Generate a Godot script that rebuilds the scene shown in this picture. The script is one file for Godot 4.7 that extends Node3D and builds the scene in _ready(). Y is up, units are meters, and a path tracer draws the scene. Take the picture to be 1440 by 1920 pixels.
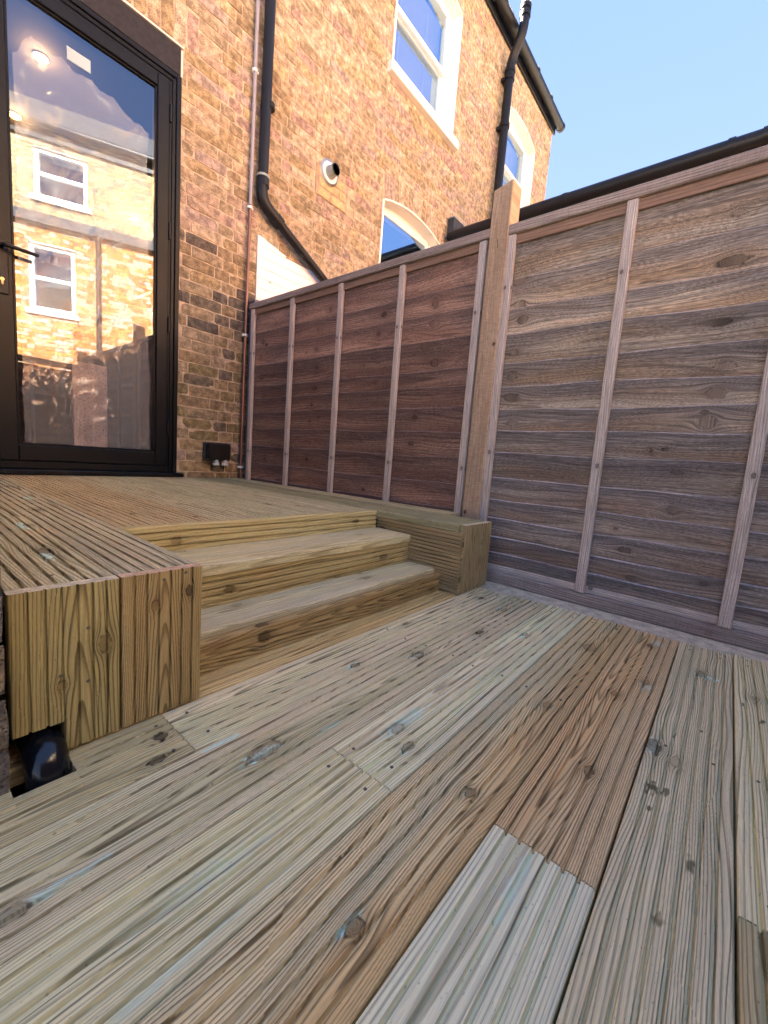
extends Node3D
# A timber deck behind a brick terrace: raised deck with two steps, lower deck, lap fence, neighbour's house.
# x runs away from the rear wall of the houses, z from the fence towards our side, y up; metres.

const UD := 0.27          # top of the raised deck
const FX := 2.154         # front of the raised deck
var used := {}
var M := {}               # plain materials
var wood_jobs: Array = []
var wood_out: Array = []
var wood_mats: Array = []
var rng := RandomNumberGenerator.new()

# ------------------------------------------------------------------ naming
func numbered(called: String, under: Node) -> String:
	var key := str(under.get_instance_id()) + called
	var n: int = used.get(key, 0)
	used[key] = n + 1
	return called if n == 0 else "%s_%03d" % [called, n]

func thing(called: String, label: String, category: String, at := Vector3.ZERO, group := "") -> Node3D:
	var o := Node3D.new()
	o.name = numbered(called, self)
	add_child(o)
	o.position = at
	tag(o, label, category, group)
	return o

func tag(o: Node, label: String, category: String, group := "") -> void:
	o.set_meta("label", label)
	o.set_meta("category", category)
	if group != "":
		o.set_meta("group", group)

func put(called: String, mesh: Mesh, mat: Material, parent: Node, xf := Transform3D.IDENTITY) -> MeshInstance3D:
	var o := MeshInstance3D.new()
	o.name = numbered(called, parent)
	o.mesh = mesh
	if mat:
		o.material_override = mat
	o.transform = xf
	parent.add_child(o)
	return o

func sub(called: String, parent: Node) -> Node3D:
	var o := Node3D.new()
	o.name = numbered(called, parent)
	parent.add_child(o)
	return o

# ------------------------------------------------------------------ shapes
func mb() -> SurfaceTool:
	var st := SurfaceTool.new()
	st.begin(Mesh.PRIMITIVE_TRIANGLES)
	return st

func tri(st: SurfaceTool, a: Vector3, b: Vector3, c: Vector3, out: Vector3, ua := Vector2.ZERO, ub := Vector2.ZERO, uc := Vector2.ZERO) -> void:
	var n := (b - a).cross(c - a)
	if n.length_squared() < 1e-16:
		return
	n = n.normalized()
	var flip := n.dot(out) < 0.0
	if flip:
		n = -n
	st.set_normal(n); st.set_uv(ua); st.add_vertex(a)
	if flip:
		st.set_normal(n); st.set_uv(ub); st.add_vertex(b)
		st.set_normal(n); st.set_uv(uc); st.add_vertex(c)
	else:
		st.set_normal(n); st.set_uv(uc); st.add_vertex(c)
		st.set_normal(n); st.set_uv(ub); st.add_vertex(b)

func quad(st: SurfaceTool, a: Vector3, b: Vector3, c: Vector3, d: Vector3, out: Vector3, ua := Vector2.ZERO, ub := Vector2.ZERO, uc := Vector2.ZERO, ud := Vector2.ZERO) -> void:
	tri(st, a, b, c, out, ua, ub, uc)
	tri(st, a, c, d, out, ua, uc, ud)

func add_box(st: SurfaceTool, lo: Vector3, hi: Vector3, c := 0.002) -> void:
	# a box with chamfered edges; u along its longest axis so that grain follows it
	var mid := (lo + hi) / 2.0
	var h := (hi - lo) / 2.0
	c = minf(c, minf(h.x, minf(h.y, h.z)) * 0.6)
	var ax := 0
	if h.y > h[ax]: ax = 1
	if h.z > h[ax]: ax = 2
	var P := func(sx: float, sy: float, sz: float, flat_axis: int) -> Vector3:
		var s := Vector3(sx, sy, sz)
		var v := Vector3.ZERO
		for k in 3:
			v[k] = mid[k] + s[k] * (h[k] if k == flat_axis else h[k] - c)
		return v
	var U := func(v: Vector3, n: int) -> Vector2:
		var a := ax
		var b := 0
		if a == n:
			a = (n + 1) % 3
		for k in 3:
			if k != n and k != a: b = k
		return Vector2((v[a] - lo[a]), (v[b] - lo[b]))
	for k in 3:
		var i := (k + 1) % 3
		var j := (k + 2) % 3
		for s in [-1.0, 1.0]:
			var out := Vector3.ZERO
			out[k] = s
			var q: Array = []
			for t in [[-1.0, -1.0], [1.0, -1.0], [1.0, 1.0], [-1.0, 1.0]]:
				var g := Vector3.ZERO
				g[k] = s; g[i] = t[0]; g[j] = t[1]
				q.append(P.call(g.x, g.y, g.z, k))
			quad(st, q[0], q[1], q[2], q[3], out, U.call(q[0], k), U.call(q[1], k), U.call(q[2], k), U.call(q[3], k))
	if c <= 0.0:
		return
	for k in 3:   # edges along axis k
		var i := (k + 1) % 3
		var j := (k + 2) % 3
		for si in [-1.0, 1.0]:
			for sj in [-1.0, 1.0]:
				var g := Vector3.ZERO
				g[i] = si; g[j] = sj
				var g0 := g
				var g1 := g
				g0[k] = -1.0; g1[k] = 1.0
				var a: Vector3 = P.call(g0.x, g0.y, g0.z, i)
				var b: Vector3 = P.call(g1.x, g1.y, g1.z, i)
				var d: Vector3 = P.call(g0.x, g0.y, g0.z, j)
				var e: Vector3 = P.call(g1.x, g1.y, g1.z, j)
				quad(st, a, b, e, d, g, U.call(a, i), U.call(b, i), U.call(e, i), U.call(d, i))
	for sx in [-1.0, 1.0]:
		for sy in [-1.0, 1.0]:
			for sz in [-1.0, 1.0]:
				tri(st, P.call(sx, sy, sz, 0), P.call(sx, sy, sz, 1), P.call(sx, sy, sz, 2), Vector3(sx, sy, sz))

func box(lo: Vector3, hi: Vector3, c := 0.002) -> Mesh:
	var st := mb()
	add_box(st, lo, hi, c)
	return st.commit()

func add_tube(st: SurfaceTool, path: Array, r: float, seg := 16, cap := true, radii: Array = []) -> void:
	var n := path.size()
	var rings: Array = []
	var nrm: Array = []
	var up := Vector3.UP
	var t0: Vector3 = (path[1] - path[0]).normalized()
	if absf(t0.dot(up)) > 0.9: up = Vector3.RIGHT
	var side := t0.cross(up).normalized()
	for i in n:
		var t: Vector3
		if i == 0: t = t0
		elif i == n - 1: t = (path[i] - path[i - 1]).normalized()
		else: t = ((path[i + 1] - path[i]).normalized() + (path[i] - path[i - 1]).normalized()).normalized()
		side = (side - t * side.dot(t)).normalized()
		var other := t.cross(side)
		var ring: Array = []
		var nn: Array = []
		var rr: float = r if radii.is_empty() else radii[i]
		for k in seg:
			var a := TAU * k / seg
			var d := side * cos(a) + other * sin(a)
			ring.append(path[i] + d * rr)
			nn.append(d)
		rings.append(ring); nrm.append(nn)
	for i in n - 1:
		for k in seg:
			var k2 := (k + 1) % seg
			var v := [rings[i][k], rings[i + 1][k], rings[i + 1][k2], rings[i][k2]]
			var m := [nrm[i][k], nrm[i + 1][k], nrm[i + 1][k2], nrm[i][k2]]
			var g: Vector3 = (v[1] - v[0]).cross(v[2] - v[0])
			var order := [0, 2, 1, 0, 3, 2] if g.dot(m[0]) > 0.0 else [0, 1, 2, 0, 2, 3]
			for o in order:
				st.set_normal(m[o]); st.set_uv(Vector2(float(i) / n, float(k) / seg)); st.add_vertex(v[o])
	if cap:
		for e in [0, n - 1]:
			var out: Vector3 = -t0 if e == 0 else (path[n - 1] - path[n - 2]).normalized()
			for k in seg:
				tri(st, path[e], rings[e][k], rings[e][(k + 1) % seg], out)

func tube(path: Array, r: float, seg := 16, cap := true, radii: Array = []) -> Mesh:
	var st := mb()
	add_tube(st, path, r, seg, cap, radii)
	return st.commit()

func bend(a: Vector3, b: Vector3, c: Vector3, r: float, n := 6) -> Array:
	# points of a rounded corner at b
	var p := b + (a - b).normalized() * r
	var q := b + (c - b).normalized() * r
	var out: Array = []
	for i in n + 1:
		var t := float(i) / n
		out.append(p.lerp(b, t).lerp(b.lerp(q, t), t))
	return out

# a decking board: length along local x, face up, width along local z from 0; ribs cut along it; `fresh` gives its sawn ends a surface of their own
func board(L: float, W: float, T: float, ribs := 7, depth := 0.003, tex := Vector2(1.7, 0.14), groove := 0.006, uv0 := Vector2.ZERO, onto: SurfaceTool = null, at := Vector2.ZERO, ends: SurfaceTool = null) -> SurfaceTool:
	var st := onto if onto else mb()
	var en := ends if ends else st
	var o := Vector3(at.x, 0, at.y)
	var er := 0.0035 if ribs > 0 else 0.006
	var prof: Array = [Vector2(0.0, -er), Vector2(er * 0.3, -er * 0.3), Vector2(er, 0.0)]
	if ribs > 0:
		var pitch := W / ribs
		for i in ribs - 1:
			var c := pitch * (i + 1)
			prof.append(Vector2(c - groove * 0.5, 0.0))
			prof.append(Vector2(c - groove * 0.28, -depth))
			prof.append(Vector2(c + groove * 0.28, -depth))
			prof.append(Vector2(c + groove * 0.5, 0.0))
	prof.append(Vector2(W - er, 0.0))
	prof.append(Vector2(W - er * 0.3, -er * 0.3))
	prof.append(Vector2(W, -er))
	var n := prof.size()
	var uv := func(x: float, z: float) -> Vector2:
		return uv0 + Vector2((x + at.x) / tex.x, (z + at.y) / tex.y)
	for i in n - 1:
		var a: Vector2 = prof[i]
		var b: Vector2 = prof[i + 1]
		var out := Vector3(0, b.x - a.x, -(b.y - a.y))
		quad(st, o + Vector3(0, a.y, a.x), o + Vector3(L, a.y, a.x), o + Vector3(L, b.y, b.x), o + Vector3(0, b.y, b.x), out, uv.call(0.0, a.x), uv.call(L, a.x), uv.call(L, b.x), uv.call(0.0, b.x))
	for z in [0.0, W]:
		var out := Vector3(0, 0, -1.0 if z == 0.0 else 1.0)
		var zi := 0.01 if z == 0.0 else W - 0.035
		quad(st, o + Vector3(0, -er, z), o + Vector3(L, -er, z), o + Vector3(L, -T, z), o + Vector3(0, -T, z), out, uv.call(0.0, zi), uv.call(L, zi), uv.call(L, zi + 0.024), uv.call(0.0, zi + 0.024))
	quad(st, o + Vector3(0, -T, 0), o + Vector3(L, -T, 0), o + Vector3(L, -T, W), o + Vector3(0, -T, W), Vector3.DOWN, uv.call(0.0, 0.0), uv.call(L, 0.0), uv.call(L, W), uv.call(0.0, W))
	for x in [0.0, L]:
		var out := Vector3(-1.0 if x == 0.0 else 1.0, 0, 0)
		for i in n - 1:
			var a: Vector2 = prof[i]
			var b: Vector2 = prof[i + 1]
			quad(en, o + Vector3(x, a.y, a.x), o + Vector3(x, b.y, b.x), o + Vector3(x, -T, b.x), o + Vector3(x, -T, a.x), out,
				uv.call(0.02, a.x), uv.call(0.02, b.x), uv.call(0.03, b.x), uv.call(0.03, a.x))
	return st

func deck(called: String, parent: Node, mat: Material, xf: Transform3D, L: float, W: float, T: float, ribs := 7, depth := 0.003, tex := Vector2(1.7, 0.14), groove := 0.006, uv0 := Vector2.ZERO, fresh: Material = null) -> MeshInstance3D:
	if fresh == null:
		return put(called, board(L, W, T, ribs, depth, tex, groove, uv0).commit(), mat, parent, xf)
	var ends := mb()
	var me := board(L, W, T, ribs, depth, tex, groove, uv0, null, Vector2.ZERO, ends).commit()
	ends.commit(me)
	me.surface_set_material(0, mat)
	me.surface_set_material(1, fresh)
	return put(called, me, null, parent, xf)

func axes(x: Vector3, y: Vector3, at: Vector3) -> Transform3D:
	return Transform3D(Basis(x, y, x.cross(y)), at)

# a lap fence board: length along x, wavy top edge; top leans out
func lap_board(L: float, y0: float, y1: float, sd: int, tex: Vector2, uo: float) -> Mesh:
	var st := mb()
	var nz := FastNoiseLite.new()
	nz.seed = sd
	nz.frequency = 1.6
	var n := 14
	var zt := 0.018
	for i in n:
		var xa := L * i / n
		var xb := L * (i + 1) / n
		var ya := y1 + 0.010 * nz.get_noise_2d(xa, 0.0)
		var yb := y1 + 0.010 * nz.get_noise_2d(xb, 0.0)
		var za := zt + 0.002 * nz.get_noise_2d(xa, 9.0)
		var zb := zt + 0.002 * nz.get_noise_2d(xb, 9.0)
		var ua := xa / tex.x + uo
		var ub := xb / tex.x + uo
		var ch := 0.003
		quad(st, Vector3(xa, y0, 0.002), Vector3(xb, y0, 0.002), Vector3(xb, yb - ch, zb), Vector3(xa, ya - ch, za), Vector3(0, -0.05, 1),
			Vector2(ua, 0.98), Vector2(ub, 0.98), Vector2(ub, 0.04), Vector2(ua, 0.04))
		quad(st, Vector3(xa, ya - ch, za), Vector3(xb, yb - ch, zb), Vector3(xb, yb, zb - 0.003), Vector3(xa, ya, za - 0.003), Vector3(0, 1, 1),
			Vector2(ua, 0.04), Vector2(ub, 0.04), Vector2(ub, 0.01), Vector2(ua, 0.01))
		quad(st, Vector3(xa, ya, za - 0.003), Vector3(xb, yb, zb - 0.003), Vector3(xb, yb, -0.002), Vector3(xa, ya, -0.002), Vector3.UP,
			Vector2(ua, 0.01), Vector2(ub, 0.01), Vector2(ub, 0.0), Vector2(ua, 0.0))
		quad(st, Vector3(xa, y0, -0.008), Vector3(xb, y0, -0.008), Vector3(xb, yb, -0.002), Vector3(xa, ya, -0.002), Vector3(0, 0, -1),
			Vector2(ua, 1), Vector2(ub, 1), Vector2(ub, 0), Vector2(ua, 0))
	return st.commit()

# ------------------------------------------------------------------ wood texture
func wood(p: Dictionary) -> StandardMaterial3D:
	wood_jobs.append(p)
	var m := StandardMaterial3D.new()
	m.roughness = p.get("rough", 0.82)
	m.metallic_specular = 0.35
	wood_mats.append(m)
	return m

func make_wood(i: int) -> void:
	wood_out[i] = wood_pixels(wood_jobs[i])

func finish_wood() -> void:
	wood_out.resize(wood_jobs.size())
	var id := WorkerThreadPool.add_group_task(make_wood, wood_jobs.size(), -1, true)
	WorkerThreadPool.wait_for_group_task_completion(id)
	for i in wood_jobs.size():
		var p: Dictionary = wood_jobs[i]
		var im := Image.create_from_data(p.get("w", 1024), p.get("h", 256), false, Image.FORMAT_RGB8, wood_out[i])
		var t := ImageTexture.create_from_image(im)
		var m: StandardMaterial3D = wood_mats[i]
		m.albedo_texture = t
		m.heightmap_enabled = true
		m.heightmap_texture = t
		m.heightmap_scale = p.get("bump", 0.12)
		if p.get("boxed", false):
			m.uv1_scale = Vector3(1.0 / float(p.len), 1.0 / float(p.wid), 1.0)

func wood_pixels(p: Dictionary) -> PackedByteArray:
	var w: int = p.get("w", 1024)
	var h: int = p.get("h", 256)
	var L: float = p.get("len", 1.7)
	var Wd: float = p.get("wid", 0.14)
	var nz := FastNoiseLite.new()
	nz.seed = p.seed
	nz.noise_type = FastNoiseLite.TYPE_SIMPLEX_SMOOTH
	nz.frequency = 1.0
	nz.fractal_type = FastNoiseLite.FRACTAL_NONE
	var nf := FastNoiseLite.new()
	nf.seed = p.seed + 77
	nf.noise_type = FastNoiseLite.TYPE_SIMPLEX
	nf.frequency = 1.0
	nf.fractal_octaves = 2
	var light: Color = p.light
	var dark: Color = p.dark
	var alt: Color = p.get("alt", light)
	var altk: float = p.get("altk", 0.5)
	var altb: float = p.get("altb", 0.0)   # bias
	var F: float = p.get("F", 230.0)
	var vc: float = p.get("vc", 0.07)
	var dp: float = p.get("d", 0.03)
	var S: float = p.get("S", 3.0)
	var warp: float = p.get("warp", 0.006)
	var con: float = p.get("con", 0.8)
	var fib: float = p.get("fib", 0.16)
	var saw: float = p.get("saw", 0.0)
	var edge: Color = p.get("edge", light)
	var edgek: float = p.get("edgek", 0.0)   # weathered band towards v = 0
	var thin: float = p.get("thin", 0.42)
	var lipk: float = p.get("lip", 0.0)
	var knots: Array = p.get("knots", [])
	var mints: Array = p.get("mints", [])
	var stains: Array = p.get("stains", [])
	var out := PackedByteArray()
	out.resize(w * h * 3)
	var at := 0
	for y in h:
		var v0 := (y + 0.5) / h * Wd
		for x in w:
			var u := (x + 0.5) / w * L
			var v := v0 + warp * nz.get_noise_2d(u * 1.7, v0 * 9.0) + warp * 0.07 * nz.get_noise_2d(u * 7.0, v0 * 60.0 + 30.0)
			var inside := 9.0
			var ker := 0.0
			var halo := 0.0
			for k in knots:
				var dv: float = (v - k[1]) / k[2]
				if absf(dv) < 9.0:
					var du: float = (u - k[0]) / (k[2] * k[3])
					var r2 := du * du + dv * dv
					if r2 < 81.0:
						var rr := r2 * (1.0 + 0.35 * nz.get_noise_2d(du * 1.1 + k[0] * 50.0, dv * 1.1))
						if rr < inside:
							inside = rr
							ker = k[4]
						halo = maxf(halo, exp(-rr * 0.22))
						v = k[1] + (v - k[1]) * (1.0 - 1.0 / maxf(r2 * 0.9 + 0.1, 1.0))
			var ring := F * sqrt((v - vc) * (v - vc) + dp * dp) + S * u + 1.1 * nz.get_noise_2d(u * 0.8 + 11.0, v * 7.0)
			var t := ring - floorf(ring)
			var lw := smoothstep(thin, 0.90, t) * (1.0 - smoothstep(0.93, 1.0, t))
			var amt := nz.get_noise_2d(u * 1.3 + 50.0, v * 22.0)
			lw *= con * (0.78 + 0.30 * amt)
			var f := nf.get_noise_2d(u * 8.0, v * 1000.0)
			var g := nf.get_noise_2d(u * 1.6 + 9.0, v * 190.0)
			lw = clampf(lw + halo * 0.25, 0.0, 1.0)
			var am := clampf(altb + altk * (0.5 + 0.9 * nz.get_noise_2d(u * 1.1 - 20.0, v * 14.0) + 0.35 * g), 0.0, 1.0)
			var cr := lerpf(light.r, alt.r, am)
			var cg := lerpf(light.g, alt.g, am)
			var cb := lerpf(light.b, alt.b, am)
			if edgek > 0.0:
				var e := edgek * (1.0 - smoothstep(0.1, 0.62, v0 / Wd + 0.16 * nz.get_noise_2d(u * 2.2, 3.0) + 0.1 * g))
				cr = lerpf(cr, edge.r, e); cg = lerpf(cg, edge.g, e); cb = lerpf(cb, edge.b, e)
			if lipk > 0.0:
				var e := lipk * (1.0 - smoothstep(0.03, 0.055, v0 / Wd))
				cr = lerpf(cr, 0.80, e); cg = lerpf(cg, 0.76, e); cb = lerpf(cb, 0.76, e)
			cr = lerpf(cr, dark.r, lw)
			cg = lerpf(cg, dark.g, lw)
			cb = lerpf(cb, dark.b, lw)
			var mul := 1.0 + fib * f + fib * 0.7 * g
			if saw > 0.0:
				mul += saw * nf.get_noise_2d(u * 330.0, v * 16.0)
			var crack := nz.get_noise_2d(u * 1.2 + 70.0, v * 230.0)
			if crack > 0.78:
				mul *= 1.0 - minf(0.5, (crack - 0.78) * 3.0)
			var speck := nz.get_noise_2d(u * 150.0, v0 * 260.0 + 200.0)
			if speck > 0.9:
				mul *= 0.72
			for m in mints:
				var du: float = (u - m[0]) / m[2]
				var dv: float = (v0 - m[1]) / m[3]
				var q := du * du + dv * dv
				if q < 4.0:
					var a: float = minf(1.0, m[4] * 1.15) * clampf(1.25 - q + 0.9 * nz.get_noise_2d(u * 40.0, v0 * 130.0) + 0.35 * f, 0.0, 1.0)
					cr = lerpf(cr, 0.82, a); cg = lerpf(cg, 0.97, a); cb = lerpf(cb, 0.93, a)
			for m in stains:
				var du: float = (u - m[0]) / m[2]
				var dv: float = (v0 - m[1]) / m[3]
				var q := du * du + dv * dv
				if q < 4.0:
					var a: float = m[4] * clampf(1.2 - q + 0.9 * nz.get_noise_2d(u * 55.0, v0 * 110.0), 0.0, 1.0)
					cr = lerpf(cr, 0.30, a); cg = lerpf(cg, 0.27, a); cb = lerpf(cb, 0.16, a)
			if inside < 1.3:
				var kr := sqrt(inside)
				var kt := kr * 4.3 + 0.5 * f
				var kl := 0.72 + 0.28 * smoothstep(0.2, 0.8, absf(kt - floorf(kt) - 0.5) * 2.0)
				var rim := smoothstep(0.72, 0.95, kr) * (1.0 - smoothstep(1.0, 1.14, kr))
				var ka := (1.0 - smoothstep(0.95, 1.14, kr)) * absf(ker)
				var base := 0.62 if ker < 0.0 else 1.0
				cr = lerpf(cr, lerpf(dark.r, light.r, 0.55) * kl * base, ka * 0.85)
				cg = lerpf(cg, lerpf(dark.g, light.g, 0.50) * kl * base, ka * 0.85)
				cb = lerpf(cb, lerpf(dark.b, light.b, 0.46) * kl * base, ka * 0.85)
				mul *= 1.0 - 0.38 * rim * absf(ker) * clampf(0.5 + 1.2 * nz.get_noise_2d(u * 70.0, v0 * 70.0), 0.0, 1.0)
			out[at] = int(clampf(cr * mul, 0.0, 1.0) * 255.0)
			out[at + 1] = int(clampf(cg * mul, 0.0, 1.0) * 255.0)
			out[at + 2] = int(clampf(cb * mul, 0.0, 1.0) * 255.0)
			at += 3
	return out

func rgb(r: float, g: float, b: float) -> Color:
	return Color(r / 255.0, g / 255.0, b / 255.0)

# ------------------------------------------------------------------ plain materials
func grain_image(size: int, sd: int, lo: float, hi: float, pits: float, blot: float) -> ImageTexture:
	var a := FastNoiseLite.new()
	a.seed = sd; a.frequency = 0.012; a.fractal_octaves = 5; a.fractal_gain = 0.6
	var b := FastNoiseLite.new()
	b.seed = sd + 5; b.frequency = 0.11; b.fractal_octaves = 3
	var c := FastNoiseLite.new()
	c.seed = sd + 9; c.noise_type = FastNoiseLite.TYPE_CELLULAR; c.frequency = 0.05
	var ia := a.get_seamless_image(size, size).get_data()
	var ib := b.get_seamless_image(size, size).get_data()
	var ic := c.get_seamless_image(size, size).get_data()
	var out := PackedByteArray()
	out.resize(size * size)
	for i in size * size:
		var x := ia[i] / 255.0
		var y := ib[i] / 255.0
		var z := ic[i] / 255.0
		var v := lerpf(lo, hi, clampf(0.5 + (x - 0.5) * blot + (y - 0.5) * 0.9, 0.0, 1.0))
		if y < 0.33:
			v *= 1.0 - pits * (0.33 - y) * 5.0
		v *= 1.0 - pits * 0.25 * smoothstep(0.72, 0.9, z)
		out[i] = int(clampf(v, 0.0, 1.0) * 255.0)
	return ImageTexture.create_from_image(Image.create_from_data(size, size, false, Image.FORMAT_L8, out))

func rough_mat(c: Color, tex: Texture2D, per_metre: float, rough := 0.92, bump := 0.15) -> StandardMaterial3D:
	var m := StandardMaterial3D.new()
	m.albedo_color = c
	m.albedo_texture = tex
	m.uv1_triplanar = true
	m.uv1_world_triplanar = true
	m.uv1_scale = Vector3.ONE * per_metre
	m.uv1_triplanar_sharpness = 4.0
	m.roughness = rough
	m.metallic_specular = 0.3
	if bump > 0.0:
		m.heightmap_enabled = true
		m.heightmap_texture = tex
		m.heightmap_scale = bump
	return m

func smooth_mat(c: Color, rough := 0.5, metal := 0.0, spec := 0.5) -> StandardMaterial3D:
	var m := StandardMaterial3D.new()
	m.albedo_color = c
	m.roughness = rough
	m.metallic = metal
	m.metallic_specular = spec
	return m

var glass_orm: ImageTexture

# coated glass: a share `mirror` of the light is reflected, the rest passes
func coated_glass(c: Color, mirror: float) -> ORMMaterial3D:
	if glass_orm == null:
		var im := Image.create(4, 4, false, Image.FORMAT_RGB8)
		im.fill(Color(1, 0.0, 1))
		glass_orm = ImageTexture.create_from_image(im)
	var m := ORMMaterial3D.new()
	m.albedo_color = Color(c.r, c.g, c.b, mirror)
	m.orm_texture = glass_orm
	m.transparency = BaseMaterial3D.TRANSPARENCY_ALPHA
	return m

func make_materials() -> void:
	var grain := grain_image(1024, 3, 0.66, 1.0, 0.45, 1.6)
	var fine := grain_image(512, 21, 0.78, 1.0, 0.3, 1.2)
	M.grain = grain
	M.fine = fine
	M.tones = []
	for c in [rgb(216, 192, 163), rgb(208, 180, 148), rgb(204, 176, 152), rgb(198, 166, 150), rgb(218, 196, 167), rgb(212, 188, 148), rgb(198, 174, 159), rgb(184, 162, 132), rgb(208, 164, 148), rgb(192, 170, 141),
			rgb(142, 128, 110), rgb(128, 116, 104), rgb(176, 152, 120), rgb(164, 146, 108), rgb(120, 110, 100), rgb(192, 166, 128), rgb(194, 130, 72), rgb(178, 112, 62), rgb(204, 144, 84)]:
		M.tones.append(rough_mat(c, grain, 1.3, 0.95, 0.42))
	M.mortar_tan = rough_mat(rgb(214, 188, 154), fine, 2.2, 0.97, 0.25)
	M.mortar_far = rough_mat(rgb(158, 118, 80), fine, 2.2, 0.97, 0.0)
	M.mortar_grey = rough_mat(rgb(214, 190, 162), fine, 2.2, 0.97, 0.25)
	M.mortar_new = rough_mat(rgb(188, 162, 142), fine, 2.2, 0.97, 0.2)
	M.mortar_dark = rough_mat(rgb(120, 108, 98), fine, 2.2, 0.97, 0.25)
	M.brick_new = rough_mat(rgb(222, 186, 138), fine, 2.0, 0.9, 0.2)
	M.white_paint = smooth_mat(rgb(242, 240, 242), 0.7)
	M.white_gloss = smooth_mat(rgb(236, 234, 232), 0.35)
	M.reveal = smooth_mat(rgb(240, 234, 222), 0.6)
	M.sill = smooth_mat(rgb(228, 222, 216), 0.5)
	M.black_frame = smooth_mat(rgb(20, 20, 23), 0.36, 0.0, 0.32)
	M.black_plastic = smooth_mat(rgb(26, 27, 31), 0.4, 0.0, 0.36)
	M.black_gloss = smooth_mat(rgb(16, 18, 24), 0.18)
	M.socket = smooth_mat(rgb(14, 14, 16), 0.45)
	M.lintel = rough_mat(rgb(54, 51, 53), fine, 3.0, 0.6, 0.03)
	M.grey_clip = smooth_mat(rgb(200, 205, 212), 0.5)
	M.white_clip = smooth_mat(rgb(230, 230, 228), 0.5)
	M.copper = smooth_mat(rgb(140, 104, 90), 0.45, 0.6)
	M.copper_sky_tint = smooth_mat(rgb(160, 152, 156), 0.5, 0.3)  # same copper higher up, the reflected sky painted in as lilac grey
	M.grey_plastic = smooth_mat(rgb(150, 156, 152), 0.45)
	M.grey_pipe = smooth_mat(rgb(176, 180, 178), 0.45)
	M.slate = rough_mat(rgb(70, 72, 78), fine, 2.0, 0.7, 0.1)
	M.lead = rough_mat(rgb(170, 176, 184), fine, 2.0, 0.5, 0.05)
	M.concrete = rough_mat(rgb(240, 228, 200), fine, 3.0, 0.95, 0.3)
	M.soil = rough_mat(rgb(164, 154, 138), grain, 0.6, 0.98, 0.3)  # lightened so the unseen ground bounces more sunlight into the yard
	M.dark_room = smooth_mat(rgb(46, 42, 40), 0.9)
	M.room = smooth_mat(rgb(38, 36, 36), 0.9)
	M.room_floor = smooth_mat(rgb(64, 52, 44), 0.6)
	M.card = rough_mat(rgb(196, 166, 156), fine, 1.0, 0.85, 0.02)
	M.blind = smooth_mat(rgb(178, 186, 196), 0.6)
	M.glass = coated_glass(rgb(226, 238, 252), 0.21)
	M.pane = coated_glass(rgb(196, 228, 254), 0.6)
	var film := smooth_mat(rgb(240, 240, 244), 0.12, 0.0, 0.55)
	film.transparency = BaseMaterial3D.TRANSPARENCY_ALPHA
	film.albedo_color.a = 0.11
	M.film = film
	M.paper = smooth_mat(rgb(168, 184, 186), 0.8)
	M.brass = smooth_mat(rgb(196, 174, 128), 0.4, 0.8)
	M.screw = smooth_mat(rgb(96, 88, 74), 0.6, 0.2)
	var lamp := smooth_mat(rgb(255, 190, 110), 0.6)
	lamp.emission_enabled = true
	lamp.emission = rgb(255, 176, 92)
	lamp.emission_energy_multiplier = 0.16
	M.lamp = lamp
	var strip := lamp.duplicate() as StandardMaterial3D
	strip.emission = rgb(255, 214, 120)
	strip.emission_energy_multiplier = 0.12
	M.strip = strip
	M.trim = smooth_mat(rgb(214, 206, 196), 0.5)
	M.tiles = rough_mat(rgb(96, 92, 92), fine, 2.0, 0.8, 0.1)

# ------------------------------------------------------------------ bricks
var brick_meshes: Array = []     # rough stock bricks, .215 x .065, centre at origin, face towards +x
var brick_plain: Mesh

func make_bricks() -> void:
	rng.seed = 11
	for v in 10:
		var st := mb()
		var nx := 5
		var ny := 3
		var pts: Array = []
		for j in ny:
			for i in nx:
				var fz := float(i) / (nx - 1) - 0.5
				var fy := float(j) / (ny - 1) - 0.5
				var rim := i == 0 or i == nx - 1 or j == 0 or j == ny - 1
				var corner := (i == 0 or i == nx - 1) and (j == 0 or j == ny - 1)
				var z := fz * 0.212
				var y := fy * 0.0655
				if rim:
					z += rng.randf_range(-0.0018, 0.0018)
					y += rng.randf_range(-0.0026, 0.0026)
				if corner:
					z *= 0.99
					y *= 0.96
				var x := rng.randf_range(-0.0016, 0.0016)
				if rim: x -= 0.0020
				if corner: x -= 0.0018
				pts.append(Vector3(x, y, z))
		for j in ny - 1:
			for i in nx - 1:
				quad(st, pts[j * nx + i], pts[j * nx + i + 1], pts[(j + 1) * nx + i + 1], pts[(j + 1) * nx + i], Vector3.RIGHT)
		var ring: Array = []
		for i in nx: ring.append(pts[i])
		for j in range(1, ny): ring.append(pts[j * nx + nx - 1])
		for i in range(nx - 2, -1, -1): ring.append(pts[(ny - 1) * nx + i])
		for j in range(ny - 2, 0, -1): ring.append(pts[j * nx])
		for k in ring.size():
			var a: Vector3 = ring[k]
			var b: Vector3 = ring[(k + 1) % ring.size()]
			var a2 := Vector3(-0.016, a.y * 1.03, a.z * 1.01)
			var b2 := Vector3(-0.016, b.y * 1.03, b.z * 1.01)
			quad(st, a, b, b2, a2, Vector3(0.002, a.y + b.y, (a.z + b.z) * 0.3))
		brick_meshes.append(st.commit())
	brick_plain = box(Vector3(-0.02, -0.0325, -0.1075), Vector3(0, 0.0325, 0.1075), 0.0)

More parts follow.
